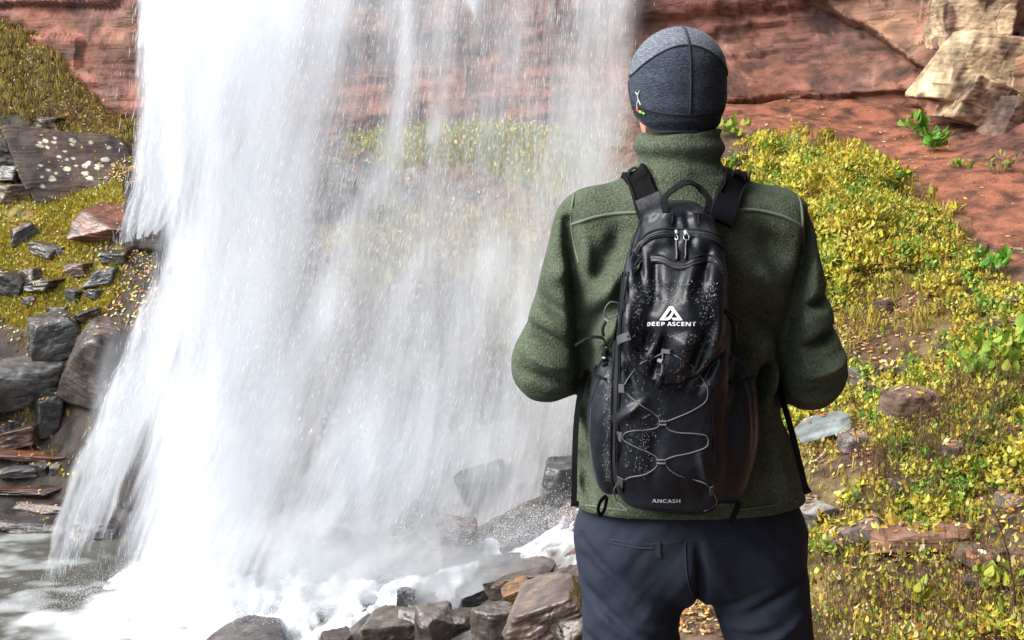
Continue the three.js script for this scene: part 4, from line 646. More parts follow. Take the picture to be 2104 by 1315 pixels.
function jacket(x, y, z) {
  const cx = curve(y, 0.83, 0.028, 0.95, 0.024, 1.05, 0.012, 1.15, 0.004, 1.5, 0.0), w = curve(y, 0.83, 0.247, 0.95, 0.238, 1.05, 0.218, 1.13, 0.2, 1.25, 0.2, 1.38, 0.196, 1.47, 0.17, 1.53, 0.1), dz = curve(y, 0.83, 0.142, 1, 0.128, 1.15, 0.126, 1.35, 0.135, 1.45, 0.115, 1.53, 0.085);
  const e = 2.35, k = Math.pow(Math.pow(Math.abs(x - cx) / w, e) + Math.pow(Math.abs(z) / dz, e), 1 / e);
  let d = (k - 1) * Math.min(w, dz) * 0.95; d = Math.max(d, y - 1.535);
  d = smin(d, cone(x, y, z, [-0.05, 1.478, -0.005], [-0.178, 1.437, -0.005], 0.07, 0.073), 0.05);
  d = smin(d, cone(x, y, z, [0.05, 1.478, -0.005], [0.182, 1.437, -0.005], 0.07, 0.073), 0.05);
  const al = smin(cone(x, y, z, [-0.182, 1.432, 0], [-0.276, 1.15, 0.012], 0.076, 0.069), cone(x, y, z, [-0.276, 1.15, 0.01], [-0.175, 1.155, -0.185], 0.067, 0.054), 0.035);
  const ar = smin(cone(x, y, z, [0.186, 1.432, 0], [0.276, 1.128, 0.012], 0.076, 0.069), cone(x, y, z, [0.276, 1.128, 0.01], [0.18, 1.145, -0.185], 0.067, 0.054), 0.035);
  d = smin(smin(d, al, 0.026), ar, 0.026);
  // stand-up collar in soft rolls
  const cy = y - 1.5, roll = 0.005 * Math.sin((y - 1.5) * 130 + 1.4 + 1.5 * x) * sstep(1.53, 1.56, y), kr = Math.hypot((x + 0.01) / (0.084 + 0.4 * Math.max(0, 0.06 - cy) * 0.6), (z + 0.004) / (0.09 + 0.2 * Math.max(0, 0.06 - cy)));
  let col_ = (kr - 1) * 0.084 - roll; col_ = Math.max(col_, y - (1.628 + 0.1 * x - 0.03 * (z + 0.02)), 1.45 - y); d = smin(d, col_, 0.022);
  const back = sstep(-0.02, 0.05, z); d += 2.3 * jackCrease(x, y) * back + 0.004 * fbm(x * 9, y * 9, z * 9, 3) + 0.011 * fbm(x * 9 + y * 5 * Math.sign(x), y * 4 - x * 3, z * 5, 3);
  d = Math.max(d, hem(x, z) - y); d -= 0.003 * Math.exp(-(((y - hem(x, z) - 0.012) / 0.008) ** 2));
  return d;
}
mesh('jacket', boxUV(nets(jacket, [-0.4, 0.8, -0.34], [0.41, 1.68, 0.2], 0.0052)), mFleece, person);
const seam = (pts, r = 0.0032, f = jacket, m = mFleece, name = 'seam', lift = 0.0008) => mesh(name, tube(onto(f, pts, lift), r, 0, 6), m, person);
const mSeam = std([0.145, 0.172, 0.122], 0.95, { specularIntensity: 0.15, sheen: 0.4, sheenColor: col(0.3, 0.36, 0.26) });
seam([[1176, 461], [1195, 455], [1225, 446], [1260, 440], [1305, 437], [1340, 437]], 0.0035, jacket, mSeam); seam([[1500, 431], [1535, 431], [1570, 435], [1605, 444], [1630, 455], [1648, 466]], 0.0035, jacket, mSeam);
seam([[1180, 400], [1176, 425], [1175, 461], [1180, 500], [1190, 540]], 0.0025, jacket, mSeam); seam([[1640, 402], [1647, 430], [1649, 466], [1650, 500], [1646, 540]], 0.0025, jacket, mSeam);
seam([[1182, 1034], [1230, 1042], [1260, 1046], [1290, 1050]], 0.0018, jacket, mSeam); seam([[1500, 1048], [1560, 1042], [1640, 1030]], 0.0018, jacket, mSeam);
// trousers
const pantCrease = crease([[-0.2, 0.78, -0.12, 0.7, 0.008, 0.006], [-0.19, 0.74, -0.08, 0.64, 0.01, 0.006], [-0.2, 0.68, -0.09, 0.58, 0.012, 0.007], [-0.16, 0.62, -0.04, 0.55, 0.012, -0.006], [0.02, 0.63, -0.1, 0.69, 0.011, 0.003], [0.0, 0.58, -0.12, 0.62, 0.009, -0.003], [0.07, 0.62, 0.18, 0.69, 0.011, 0.003], [0.1, 0.58, 0.22, 0.62, 0.01, -0.003], [0.26, 0.7, 0.15, 0.63, 0.012, 0.007], [0.27, 0.62, 0.18, 0.56, 0.012, -0.007], [0.03, 0.8, 0.055, 0.6, 0.01, 0.012], [-0.18, 0.55, -0.05, 0.49, 0.014, 0.008], [0.2, 0.53, 0.29, 0.49, 0.014, 0.008]]);
function trousers(x, y, z) {
  let d = ell(x, y, z, [0.037, 0.78, 0.0], [0.246, 0.17, 0.142]); d = Math.max(d, y - 0.9);
  const l = smin(cone(x, y, z, [-0.09, 0.74, 0], [-0.085, 0.46, 0.01], 0.12, 0.102), cone(x, y, z, [-0.08, 0.46, 0.01], [-0.09, 0.1, 0.0], 0.1, 0.075), 0.05), r = smin(cone(x, y, z, [0.17, 0.74, 0], [0.232, 0.46, 0.01], 0.118, 0.09), cone(x, y, z, [0.226, 0.46, 0.01], [0.27, 0.1, 0.0], 0.09, 0.072), 0.05);
  d = smin(d, Math.min(l, r), 0.03); d = Math.max(d, 0.06 - y);
  return d + 2 * pantCrease(x, y) * sstep(-0.03, 0.04, z) + 0.006 * fbm(x * 7, y * 14 + Math.abs(x - 0.04) * 16, z * 7, 3) + 0.007 * Math.abs(fbm(x * 8 + 3, y * 15 + Math.abs(x - 0.04) * 20, z * 6, 3)) + 0.004 * fbm(x * 20 + y * 12, y * 26, z * 16, 2);
}
mesh('trousers', boxUV(nets(trousers, [-0.25, 0.03, -0.19], [0.38, 0.94, 0.19], 0.0065)), mPants, person);
const mPantSeam = std([0.022, 0.026, 0.038], 0.8);
for (const p of [[[1408, 1112], [1409, 1150], [1414, 1195], [1428, 1235]], [[1250, 1113], [1280, 1121], [1310, 1126], [1342, 1127]], [[1190, 1096], [1260, 1110], [1340, 1118], [1400, 1112]], [[1460, 1114], [1500, 1116], [1560, 1108]]]) mesh('seam', tube(onto(trousers, p, 0.0004), 0.0016, 0, 5), mPantSeam, person);
{ const p = onto(trousers, [[1353, 1112], [1353, 1125], [1354, 1145]], 0.002); mesh('belt_loop', strap(p, p.map((q) => grad(trousers, q)), 0.009, 0.002), mPantSeam, person); }
// boots
const mBoot = std([0.035, 0.03, 0.028], 0.6);
for (const [cx, a] of [[-0.095, 0.15], [0.275, -0.2]]) { const b = (x, y, z) => { const c = Math.cos(a), s = Math.sin(a), X = (x - cx) * c + z * s, Z = -(x - cx) * s + z * c; let d = smin(cone(X, y, Z, [0, 0.16, 0.01], [0, 0.05, 0.02], 0.062, 0.058), cone(X, y, Z, [0, 0.045, 0.02], [0, 0.035, -0.17], 0.055, 0.045), 0.04); return Math.max(d, -y + 0.0); }; mesh('boot', nets(b, [cx - 0.13, -0.03, -0.28], [cx + 0.13, 0.25, 0.12], 0.009), mBoot, person); }
// head, turned a little to the left: skull, jaw, neck, ears, nose, brow, lips
const HC = [-0.017, 1.715, -0.005], ca = Math.cos(0.32), sa = Math.sin(0.32);
function head(x, y, z) {
  const dx = x - HC[0], dz = z - HC[2], X = dx * ca - dz * sa, Z = dx * sa + dz * ca, Y = y - HC[1];        // own axes: the face looks along -Z
  let d = ell(X, Y, Z, [0, 0.012, 0.0], [0.074, 0.09, 0.09]); d = smin(d, ell(X, Y, Z, [0, -0.055, -0.04], [0.058, 0.075, 0.055]), 0.04);
  d = smin(d, cone(X, Y, Z, [0, -0.02, 0.012], [0, -0.2, 0.004], 0.054, 0.056), 0.03);
  d = smin(d, cone(X, Y, Z, [0, 0, -0.092], [0, -0.032, -0.108], 0.008, 0.013), 0.014); d = smin(d, cone(X, Y, Z, [-0.04, 0.012, -0.078], [0.04, 0.012, -0.078], 0.012, 0.012), 0.02);
  for (const s of [-1, 1]) { d = Math.max(d, -ell(X, Y, Z, [s * 0.031, -0.004, -0.094], [0.016, 0.009, 0.012])); d = smin(d, ell(X, Y, Z, [s * 0.031, -0.004, -0.082], [0.013, 0.011, 0.011]), 0.003); const e = Math.max(ell(X, Y, Z, [s * 0.082, -0.025, 0.012], [0.012, 0.034, 0.02]), -ell(X, Y, Z, [s * 0.092, -0.022, 0.008], [0.008, 0.02, 0.011])); d = smin(d, e, 0.008); }
  d = smin(d, cone(X, Y, Z, [-0.018, -0.064, -0.088], [0.018, -0.064, -0.088], 0.007, 0.007), 0.01); d = smin(d, ell(X, Y, Z, [0, -0.105, -0.078], [0.022, 0.016, 0.016]), 0.02);
  return d;
}
// hands, closed on the shoulder straps in front of the chest
function hand(sx, wx, wy, wz) {
  const b = (x, y, z) => {
    const X = (x - wx) * sx, Y = y - wy, Z = z - wz; let d = smin(cone(X, Y, Z, [0.0, 0, 0.05], [-0.02, 0.0, -0.0], 0.026, 0.026), ell(X, Y, Z, [-0.03, 0.005, -0.03], [0.03, 0.042, 0.018]), 0.015);
    for (let i = 0; i < 4; i++) { const fy = 0.032 - i * 0.02, L = [0.034, 0.039, 0.036, 0.028][i]; const k = [-0.048, fy, -0.034], m = [-0.05 - L, fy - 0.004, -0.024], e = [-0.046 - L * 0.9, fy - 0.006, 0.004], t = [-0.045 - L * 0.35, fy - 0.006, 0.012]; d = smin(d, Math.min(cone(X, Y, Z, k, m, 0.0095, 0.009), cone(X, Y, Z, m, e, 0.009, 0.0082), cone(X, Y, Z, e, t, 0.0082, 0.0075)), 0.004); }
    return smin(d, Math.min(cone(X, Y, Z, [-0.015, 0.03, -0.02], [-0.035, 0.06, -0.012], 0.013, 0.011), cone(X, Y, Z, [-0.035, 0.06, -0.012], [-0.06, 0.066, 0.004], 0.0105, 0.0085)), 0.006);
  };
  return nets(b, [wx - 0.13, wy - 0.07, wz - 0.08], [wx + 0.13, wy + 0.1, wz + 0.09], 0.0035);
}
mesh('body', mergeGeometries([nets(head, [-0.14, 1.5, -0.15], [0.11, 1.84, 0.13], 0.005), hand(-1, -0.172, 1.155, -0.23), hand(1, 0.177, 1.145, -0.23)]), mSkin, person);
{ // short hair at the nape and stubble along the left jaw
  const hair = (x, y, z) => Math.max(head(x, y, z) - 0.003 - 0.0012 * n3(x * 260, y * 200, z * 260), y - 1.7, (z - HC[2]) * ca + (x - HC[0]) * sa < -0.02 + (y > 1.64 ? 0.05 : 0) && y > 1.61 ? 1 : -1, 1.585 - y);
  mesh('hair', nets(hair, [-0.14, 1.57, -0.13], [0.11, 1.72, 0.13], 0.004), std([0.05, 0.03, 0.02], 0.6), person);
}
// ---- beanie: panels of knitted wool with flat seams
{
  const m = (c) => std(c, 0.9, { map: rep(tKnit, 4.5), bumpMap: rep(tKnit, 4.5), bumpScale: 0.0015, sheen: 0.4, sheenColor: col(0.4, 0.42, 0.46), sheenRoughness: 0.5, specularIntensity: 0.15 });
  const C = V(-0.017, 1.63, -0.012);
  const prof = (y) => curve(y, 1.6, 0.07, 1.628, 0.077, 1.65, 0.087, 1.68, 0.094, 1.72, 0.0965, 1.755, 0.0945) ;
  const rad = (y) => { if (y <= 1.745) return prof(y); const t = (y - 1.745) / (1.834 - 1.745); return 0.0952 * Math.sqrt(Math.max(0, 1 - t * t)); };
  const brim = (a) => { const face = Math.max(0, -Math.sin(a + 0.28)); return 1.6275 + 0.108 * Math.pow(face, 0.7) + 0.014 * sstep(0.1, -0.5, Math.sin(a + 0.1)) + 0.03 * sstep(0.85, 0.15, Math.abs(a - 3.05)); };   // a: 0 right, pi/2 towards the camera
  const pt = (a, y, o = 0) => { const r = rad(y) + o + 0.0012 * n3(Math.cos(a) * 3, y * 40, Math.sin(a) * 3); return V(C.x + Math.cos(a) * r, y, C.z + Math.sin(a) * r * 1.13); };
  // y of a point on the crown seam and on the back-panel seam, by angle
  const crown = (a) => 1.79 - 0.052 * Math.pow(Math.abs(Math.cos(a)), 2.2), low = (a) => { const s = Math.max(0, Math.sin(a)); return 1.722 - 0.062 * Math.sqrt(s); };
  const part = (name, y0, y1, mat, off) => {
    const NA = 96, NY = 22, pos = [], uv = [], idx = [];
    for (let j = 0; j <= NY; j++) for (let i = 0; i <= NA; i++) { const a = (i / NA) * 2 * Math.PI, b = y0(a), t = y1(a), y = b + (t - b) * (j / NY), yy = y1 === TOP ? b + (1.834 - b) * Math.sin((j / NY) * Math.PI / 2) : y, p = pt(a, Math.min(yy, 1.8339), off); pos.push(p.x, p.y, p.z); uv.push(a * 0.1, yy); }
    for (let j = 0; j < NY; j++) for (let i = 0; i < NA; i++) { const q = j * (NA + 1) + i; idx.push(q, q + NA + 1, q + 1, q + 1, q + NA + 1, q + NA + 2); }
    const g = new THREE.BufferGeometry(); g.setAttribute('position', new THREE.Float32BufferAttribute(pos, 3)); g.setAttribute('uv', new THREE.Float32BufferAttribute(uv, 2)); g.setIndex(idx); g.computeVertexNormals(); return mesh(name, g, mat, hat);
  };
  const TOP = () => 1.834, hat = new THREE.Group(); hat.name = 'beanie'; person.add(hat);
  part('crown', (a) => crown(a) - 0.002, TOP, m([0.25, 0.275, 0.305]), 0); part('panel', (a) => low(a) - 0.002, (a) => crown(a) + 0.002, m([0.085, 0.103, 0.128]), 0.0006); part('band', brim, (a) => low(a) + 0.002, m([0.046, 0.054, 0.066]), 0.0012);
  const ms = std([0.02, 0.022, 0.026], 0.9), ring = (f, r) => { const p = []; for (let i = 0; i < 72; i++) { const a = (i / 72) * 2 * Math.PI; p.push(pt(a, f(a), 0.001)); } mesh('seam', tube(p, r, 220, 6, true), ms, hat); };
  ring(crown, 0.0022); ring(low, 0.0019); ring((a) => brim(a) + 0.0005, 0.002);
  { const p = []; for (let i = 0; i <= 20; i++) { const y = lerp(1.663, 1.8335, Math.sin((i / 20) * Math.PI / 2)), a = 1.5 - 0.04 * Math.sin(y * 9); p.push(pt(a, y, 0.001)); } mesh('seam', tube(p, 0.0023, 120, 6), ms, hat); }
  { const p = []; for (let i = 0; i <= 20; i++) { const y = lerp(1.7, 1.8335, Math.sin((i / 20) * Math.PI / 2)); p.push(pt(-1.6, y, 0.001)); } mesh('seam', tube(p, 0.0023, 120, 6), ms, hat); }
  // small pale woven mark and coloured tabs at the left side of the band
  const on = (a, y) => pt(a, y, 0.0028), mm = std([0.62, 0.64, 0.66], 0.8);
  const A0 = 2.62, Y0 = 1.694; mesh('woven_mark', mergeGeometries([[[-0.04, 0.013], [0.02, 0.004], [0.01, -0.004]], [[0.01, 0.004], [0.09, 0.011]], [[0.01, -0.004], [-0.06, -0.014]], [[0.01, -0.004], [0.07, -0.014], [0.06, -0.021]]].map((l) => tube(l.map(([a, y]) => on(A0 + a, Y0 + y)), 0.0012, 10, 5))), mm, hat);
  [[0.6, 0.03, 0.03], [0.6, 0.5, 0.05], [0.15, 0.5, 0.08]].forEach((c, i) => mesh('tab', tube([on(2.72 - i * 0.09, 1.671 - i * 0.003), on(2.66 - i * 0.09, 1.668 - i * 0.003)], 0.0024, 4, 5), std(c, 0.7), hat));
}
// ---------------------------------------------------------------- the backpack, turned a little to the left with the hiker's shoulders
const pack = tag(group('backpack', OX, 0, OZ), 'wet black hiking backpack with grey bungee cord worn on the green fleece', 'backpack');
const YAW = -0.22, cy_ = Math.cos(YAW), sy_ = Math.sin(YAW);
const mNylon = std([0.0085, 0.0102, 0.0145], 0.34, { bumpMap: rep(tNylonB, 5), bumpScale: 0.0024, specularIntensity: 0.6, });
const mWeb = std([0.008, 0.008, 0.009], 0.75, { specularIntensity: 0.35, bumpMap: rep(tKnit, 14, 40), bumpScale: 0.001 }), mMesh = std([0.007, 0.007, 0.008], 0.85, { specularIntensity: 0.35, bumpMap: rep(tFleeceB, 6), bumpScale: 0.004 }), mZip = std([0.01, 0.01, 0.012], 0.45), mCord = std([0.11, 0.115, 0.125], 0.6), mPlastic = std([0.012, 0.012, 0.013], 0.3), mGreyTab = std([0.07, 0.072, 0.08], 0.6), mSilver = std([0.5, 0.5, 0.52], 0.35, { metalness: 0.6 }), mPrint = std([0.75, 0.76, 0.78], 0.6);
const packCrease = crease([[-0.03, 1.49, -0.055, 1.44, 0.007, 0.005], [0.012, 1.49, 0.03, 1.43, 0.007, 0.005], [-0.05, 1.48, -0.08, 1.42, 0.008, 0.005], [0.0, 1.475, 0.0, 1.43, 0.008, 0.005], [-0.07, 1.42, -0.05, 1.35, 0.009, 0.005], [0.06, 1.42, 0.05, 1.35, 0.009, 0.005], [-0.035, 1.41, -0.03, 1.34, 0.01, 0.006], [0.035, 1.4, 0.025, 1.34, 0.01, -0.005],
  [-0.03, 1.33, -0.045, 1.25, 0.012, 0.013], [-0.006, 1.28, -0.028, 1.2, 0.008, 0.008], [0.07, 1.3, 0.03, 1.18, 0.012, 0.009], [-0.075, 1.32, -0.07, 1.22, 0.014, -0.008], [0.03, 1.33, 0.03, 1.24, 0.02, -0.009], [-0.09, 1.26, -0.06, 1.17, 0.01, 0.006], [0.09, 1.26, 0.05, 1.17, 0.009, 0.006], [-0.04, 1.15, -0.1, 1.1, 0.008, -0.004], [-0.02, 1.1, -0.03, 0.98, 0.012, 0.003], [0.06, 1.05, 0.08, 0.98, 0.007, -0.004], [0.05, 1.01, 0.07, 0.95, 0.007, 0.004]]);

function packOwn(x, y, z) {
  const w = curve(y, 0.885, 0.06, 0.91, 0.088, 0.95, 0.104, 1.0, 0.11, 1.1, 0.108, 1.22, 0.108, 1.32, 0.1, 1.42, 0.088, 1.47, 0.068, 1.5, 0.03);
  const front = curve(y, 0.885, 0.2, 0.93, 0.262, 1.03, 0.305, 1.14, 0.312, 1.22, 0.318, 1.3, 0.312, 1.36, 0.29, 1.43, 0.255, 1.48, 0.215, 1.5, 0.18);
  const zc = (0.1 + front) / 2, dz = (front - 0.1) / 2, e = 3.4, k = Math.pow(Math.pow(Math.abs(x) / w, e) + Math.pow(Math.abs(z - zc) / dz, e), 1 / e);
  let d = (k - 1) * Math.min(w, dz) * 0.8; d = Math.max(d, y - 1.497, 0.893 - y);
  // the puffed upper pocket over the lower front panel: its rim sags to the middle
  const rim = 1.182 + 1.2 * x * x * 6, up = sstep(-0.002, 0.006, y - rim) * sstep(0.3, 0.1, y - rim) * sstep(0.2, 0.26, z) * sstep(0.1, 0.085, Math.abs(x)); d -= 0.013 * up;
  for (const s of [-1, 1]) d = smin(d, ell(x, y, z, [s * 0.118, 1.065, 0.185], [0.044, 0.145, 0.07]), 0.022);
  const flat = 1 - 0.9 * Math.exp(-((x / 0.065) ** 4) - (((y - 1.298) / 0.028) ** 4)), back = sstep(0.17, 0.24, z) * flat; d += 2.1 * packCrease(x, y) * back + 0.007 * flat * fbm(x * 16 + y * 3, y * 8, z * 10, 3) * sstep(1.5, 1.42, y) + 0.0022 * fbm(x * 30 + 9, y * 13, z * 20, 3);
  // gathers under the side-pocket elastic
  if (Math.abs(x) > 0.1) d += 0.0022 * Math.sin(z * 260 + 3 * n3(x * 9, y * 6, 1)) * sstep(1.2, 1.16, y) * sstep(1.02, 1.14, y) * sstep(0.105, 0.125, Math.abs(x));
  return d;
}
// the body: one shell
pack.rotation.y = YAW;
const inPack = (p) => p.clone().applyAxisAngle(V(0, 1, 0), -YAW);       // hiker's axes -> pack's own
const field = (X, Y, Z) => packOwn(X * cy_ - Z * sy_, Y, X * sy_ + Z * cy_);
const P = (pts, lift = 0.001) => onto(field, pts, lift).map(inPack);
const nrm = (list) => list.map((p) => grad(packOwn, p));
const pp = (name, g, m, parent = pack) => mesh(name, g, m, parent);
pp('main_bag', boxUV(nets(packOwn, [-0.19, 0.86, 0.06], [0.19, 1.53, 0.36], 0.0045)), mNylon);
const band = (name, pts, w, t, m, lift = 0.001, parent = pack) => { const p = P(pts, lift); return pp(name, strap(p, nrm(p), w, t), m, parent); };
const cordOn = (name, pts, r, m, lift = r * 0.8, parent = pack) => pp(name, tube(P(pts, lift), r, 0, 7), m, parent);
// two zips across the top, each with piping above and below
for (const [c, name] of [[[[1306, 520], [1318, 500], [1338, 485], [1365, 478], [1395, 480], [1425, 480], [1455, 484], [1475, 492], [1488, 506]], 'upper_zip'], [[[1302, 556], [1318, 538], [1340, 531], [1362, 534], [1384, 545], [1408, 546], [1432, 535], [1455, 532], [1472, 540], [1484, 556]], 'lower_zip']]) {
  const z = band('zip', c, 0.011, 0.002, mZip, 0.001); cordOn('piping', c.map(([x, y]) => [x, y - 7]), 0.0022, mNylon, 0.002, z); cordOn('piping', c.map(([x, y]) => [x, y + 7]), 0.0019, mNylon, 0.0016, z); cordOn('teeth', c, 0.0014, mPlastic, 0.002, z);
}
for (const [x, lean] of [[1391, 0], [1409, -1]]) {
  const g = new THREE.Group(); g.name = 'zip_pull'; pack.add(g);
  cordOn('slider', [[x - 2, 478], [x, 485]], 0.0042, mSilver, 0.003, g); const ringP = P([[x - 4, 486], [x + 3, 487], [x + 4, 493], [x, 496], [x - 4, 493]], 0.004); pp('ring', tube(ringP, 0.001, 30, 5, true), mSilver, g);
  cordOn('cord', [[x, 494], [x + lean, 506], [x, 515]], 0.0015, mCord, 0.004, g); cordOn('grip', [[x, 514], [x + 1, 525], [x, 536]], 0.0034, mPlastic, 0.004, g);
}
// the rim of the upper pocket and its pleats
cordOn('pocket_rim', [[1290, 690], [1305, 710], [1330, 722], [1355, 727], [1385, 728], [1415, 724], [1432, 722]], 0.0018, mNylon, 0.001);
cordOn('seam', [[1383, 432], [1382, 445], [1380, 460]], 0.0016, mNylon); cordOn('seam', [[1434, 432], [1434, 446], [1436, 462]], 0.0016, mNylon);
// long side zip on the left, and the edge piping
const LZ = [[1285, 560], [1272, 640], [1270, 700], [1268, 760], [1266, 820], [1264, 880], [1263, 940], [1266, 985], [1274, 1012]];
{ const z = band('side_zip', LZ, 0.012, 0.002, mZip); for (const o of [-7, 7]) cordOn('piping', LZ.map(([x, y]) => [x + o, y]), 0.0021, mNylon, 0.0016, z); }
band('side_seam', [[1462, 810], [1466, 880], [1470, 940], [1472, 990]], 0.004, 0.002, mNylon); cordOn('seam', [[1308, 452], [1296, 520], [1287, 590], [1283, 640]], 0.0018, mNylon);
// bungee cord, laced over the front between tabs, with two clips and a lock
cordOn('bungee_cord', [[1372, 722], [1345, 733], [1318, 746], [1300, 766], [1286, 786], [1283, 800], [1292, 812], [1318, 833], [1345, 850], [1356, 864], [1352, 877], [1336, 882], [1300, 885], [1284, 891], [1281, 902], [1298, 914], [1330, 928], [1350, 940], [1353, 950], [1346, 962], [1325, 974], [1296, 980], [1276, 990]], 0.0013, mCord);
cordOn('bungee_cord', [[1372, 722], [1395, 734], [1420, 750], [1440, 774], [1454, 800], [1450, 824], [1420, 845], [1385, 860], [1369, 868], [1372, 880], [1390, 888], [1430, 891], [1452, 896], [1455, 908], [1452, 917], [1420, 930], [1384, 938], [1368, 946], [1372, 960], [1392, 975], [1425, 985], [1450, 993], [1461, 1006], [1470, 1022], [1470, 1036], [1446, 1050]], 0.0013, mCord);
pp('bungee_cord', tube([...P([[1270, 992], [1262, 1008]], 0.002), ...P([[1268, 1030], [1290, 1052]], 0.01)], 0.0013), mCord);
for (const [x, y, w, m] of [[1279, 797, 15, mGreyTab], [1275, 895, 16, mGreyTab], [1276, 988, 16, mGreyTab], [1458, 800, 6, mWeb], [1458, 908, 6, mWeb], [1461, 1006, 8, mGreyTab]]) { const p = P([[x, y - 8], [x, y], [x, y + 9]], 0.0022); pp('cord_tab', strap(p, nrm(p), w * 0.00086, 0.0035), m); }
for (const [x, y] of [[1362, 868], [1360, 948]]) { const c = new THREE.Group(); c.name = 'cord_clip'; pack.add(c); for (const o of [-3.5, 3.5]) cordOn('bar', [[x - 8, y + o], [x, y + o], [x + 8, y + o]], 0.0021, mGreyTab, 0.003, c); }
{ const l = new THREE.Group(); l.name = 'cord_lock'; pack.add(l); band('loop', [[1365, 722], [1374, 722], [1381, 722]], 0.008, 0.005, mGreyTab, 0.004, l); cordOn('barrel', [[1358, 742], [1366, 744]], 0.0042, mSilver, 0.005, l); cordOn('cord', [[1366, 728], [1364, 745], [1362, 762], [1358, 772]], 0.0014, mCord, 0.004, l); cordOn('pull_tab', [[1357, 772], [1355, 782], [1353, 790]], 0.0062, mPlastic, 0.004, l); }
// lettering: built from the strokes of its mark and words, printed flat on the cloth
function onCloth(shapes, cx, cy, s, tilt = 0) {                        // shapes in pixels of the photograph, laid on the bag
  const gs = shapes.map((sh) => { const g = new THREE.ShapeGeometry(sh, 6).toNonIndexed(), p = g.attributes.position; const out = new THREE.BufferGeometry(), v = []; for (let i = 0; i < p.count; i++) { const x = p.getX(i) * s, y = p.getY(i) * s, q = P([[cx + x + y * tilt, cy - y]], 0.0045)[0]; v.push(q.x, q.y, q.z); } out.setAttribute('position', new THREE.Float32BufferAttribute(v, 3)); out.computeVertexNormals(); return out; });
  return mergeGeometries(gs);
}
const { FontLoader } = await import('three/addons/loaders/FontLoader.js');
const font = await new FontLoader().loadAsync('fonts/droid/droid_sans_bold.typeface.json');
{
  const poly = (a) => new THREE.Shape(a.map(([x, y]) => new THREE.Vector2(x, y)));
  // a ridge of two peaks: the left peak's flank runs under the right one
  pp('emblem', onCloth([poly([[-24, -14], [-4, 13], [1, 13], [8, 3], [4, 0], [-1.5, 7], [-13.5, -9.5], [-6, -7], [2, 2.5], [5, -1], [-2, -12], [-8, -14]]), poly([[1, 13], [4, 13], [24, -14], [4, -14], [0, -9], [13, -9], [5, 2], [-1, 7.5]]), ], 1380, 644, 1), mPrint);
  const word = (t, px, w) => { const sh = font.generateShapes(t, 10); let a = 1e9, b = -1e9; for (const s of sh) for (const v of s.getPoints(4)) { a = Math.min(a, v.x); b = Math.max(b, v.x); } const k = w / (b - a); return sh.map((s) => { const q = new THREE.Shape(s.getPoints(4).map((v) => new THREE.Vector2((v.x - (a + b) / 2) * k, v.y * px))); q.holes = s.holes.map((h) => new THREE.Path(h.getPoints(4).map((v) => new THREE.Vector2((v.x - (a + b) / 2) * k, v.y * px)))); return q; }); };
  pp('lettering', onCloth(word('DEEP ASCENT', 0.8, 98), 1380, 669, 1), mPrint); pp('lettering', onCloth(word('ANCASH', 0.78, 57), 1369, 1030, 1), std([0.5, 0.51, 0.52], 0.6));
}
// carry handle
{ const a = P([[1368, 436]], 0)[0], b = P([[1452, 436]], 0)[0]; const pts = [a, V(a.x - 0.004, a.y + 0.024, a.z - 0.012), V(a.x + 0.016, a.y + 0.044, a.z - 0.02), V((a.x + b.x) / 2, a.y + 0.054, a.z - 0.022), V(b.x - 0.014, b.y + 0.042, b.z - 0.018), V(b.x + 0.003, b.y + 0.022, b.z - 0.01), b]; pp('carry_handle', strap(pts, pts.map((p, i) => V((i - 3) * 0.18, 0.75, 0.65)), 0.014, 0.003), mWeb); }
// shoulder straps over the fleece, padded and quilted, with load loops
const J = (pts, lift) => onto(jacket, pts, lift);
for (const [c, d, loop] of [[[[1314, 364], [1319, 378], [1326, 402], [1334, 430], [1342, 452]], [[1332, 412], [1340, 432], [1344, 452]], [[1291, 366], [1294, 351], [1305, 345], [1313, 352], [1315, 362]]], [[[1509, 364], [1505, 378], [1496, 402], [1486, 432], [1476, 458]], [[1492, 412], [1484, 434], [1474, 456]], [[1504, 362], [1508, 352], [1518, 350], [1528, 358], [1532, 370]]]]) {
  const p = J(c, 0.007), n = p.map((q) => grad(jacket, q)); p.unshift(V(p[0].x * 1.02, p[0].y - 0.022, p[0].z - 0.085), V(p[0].x * 1.02, p[0].y + 0.002, p[0].z - 0.035)); n.unshift(V(0, 1, -0.5), V(0, 1, 0.0));
  const sg = Math.sign(p[0].x); p.unshift(V(sg * 0.102, 1.08, -0.235), V(sg * 0.102, 1.15, -0.243), V(sg * 0.105, 1.28, -0.185), V(p[0].x * 1.08, 1.46, -0.13)); n.unshift(V(0, 0.1, -1), V(0, 0.1, -1), V(0, 0.3, -1), V(0, 0.4, -1));
  const st = pp('shoulder_strap', strap(p.map(inPack), n.map(inPack), [0, 0.022, 0.25, 0.022, 0.5, 0.052, 1, 0.052], 0.009), mMesh);
  const q = J(d, 0.0135); pp('strap_cover', strap(q.map(inPack), q.map((v) => inPack(grad(jacket, v))), 0.052, 0.005), mNylon, st);
  for (const o of [-25, 25]) { const e = J(c.map(([x, y]) => [x + o * 0.95, y]), 0.0125); if (e.length > 2) pp('binding', tube(e.map(inPack), 0.0022, 0, 6), mWeb, st); }
  const l = J(loop.map(([x, y]) => [x, Math.max(y, 372)]), 0.015); const base = l[0], L = loop.map(([x, y], i) => { const r = ray(x, y); const t = (base.z + 2 - 0 - 2 - (-OZ)) ; const k = (-base.z - OZ) / -r.z; const w = r.multiplyScalar(k).add(V(-OX, EYE, 0)); return V(w.x, w.y, base.z); });
  pp('load_loop', strap(L.map(inPack), L.map((v, i) => V((i - 2) * 0.4, 1, 0.3)), 0.011, 0.002), mWeb, st);
}
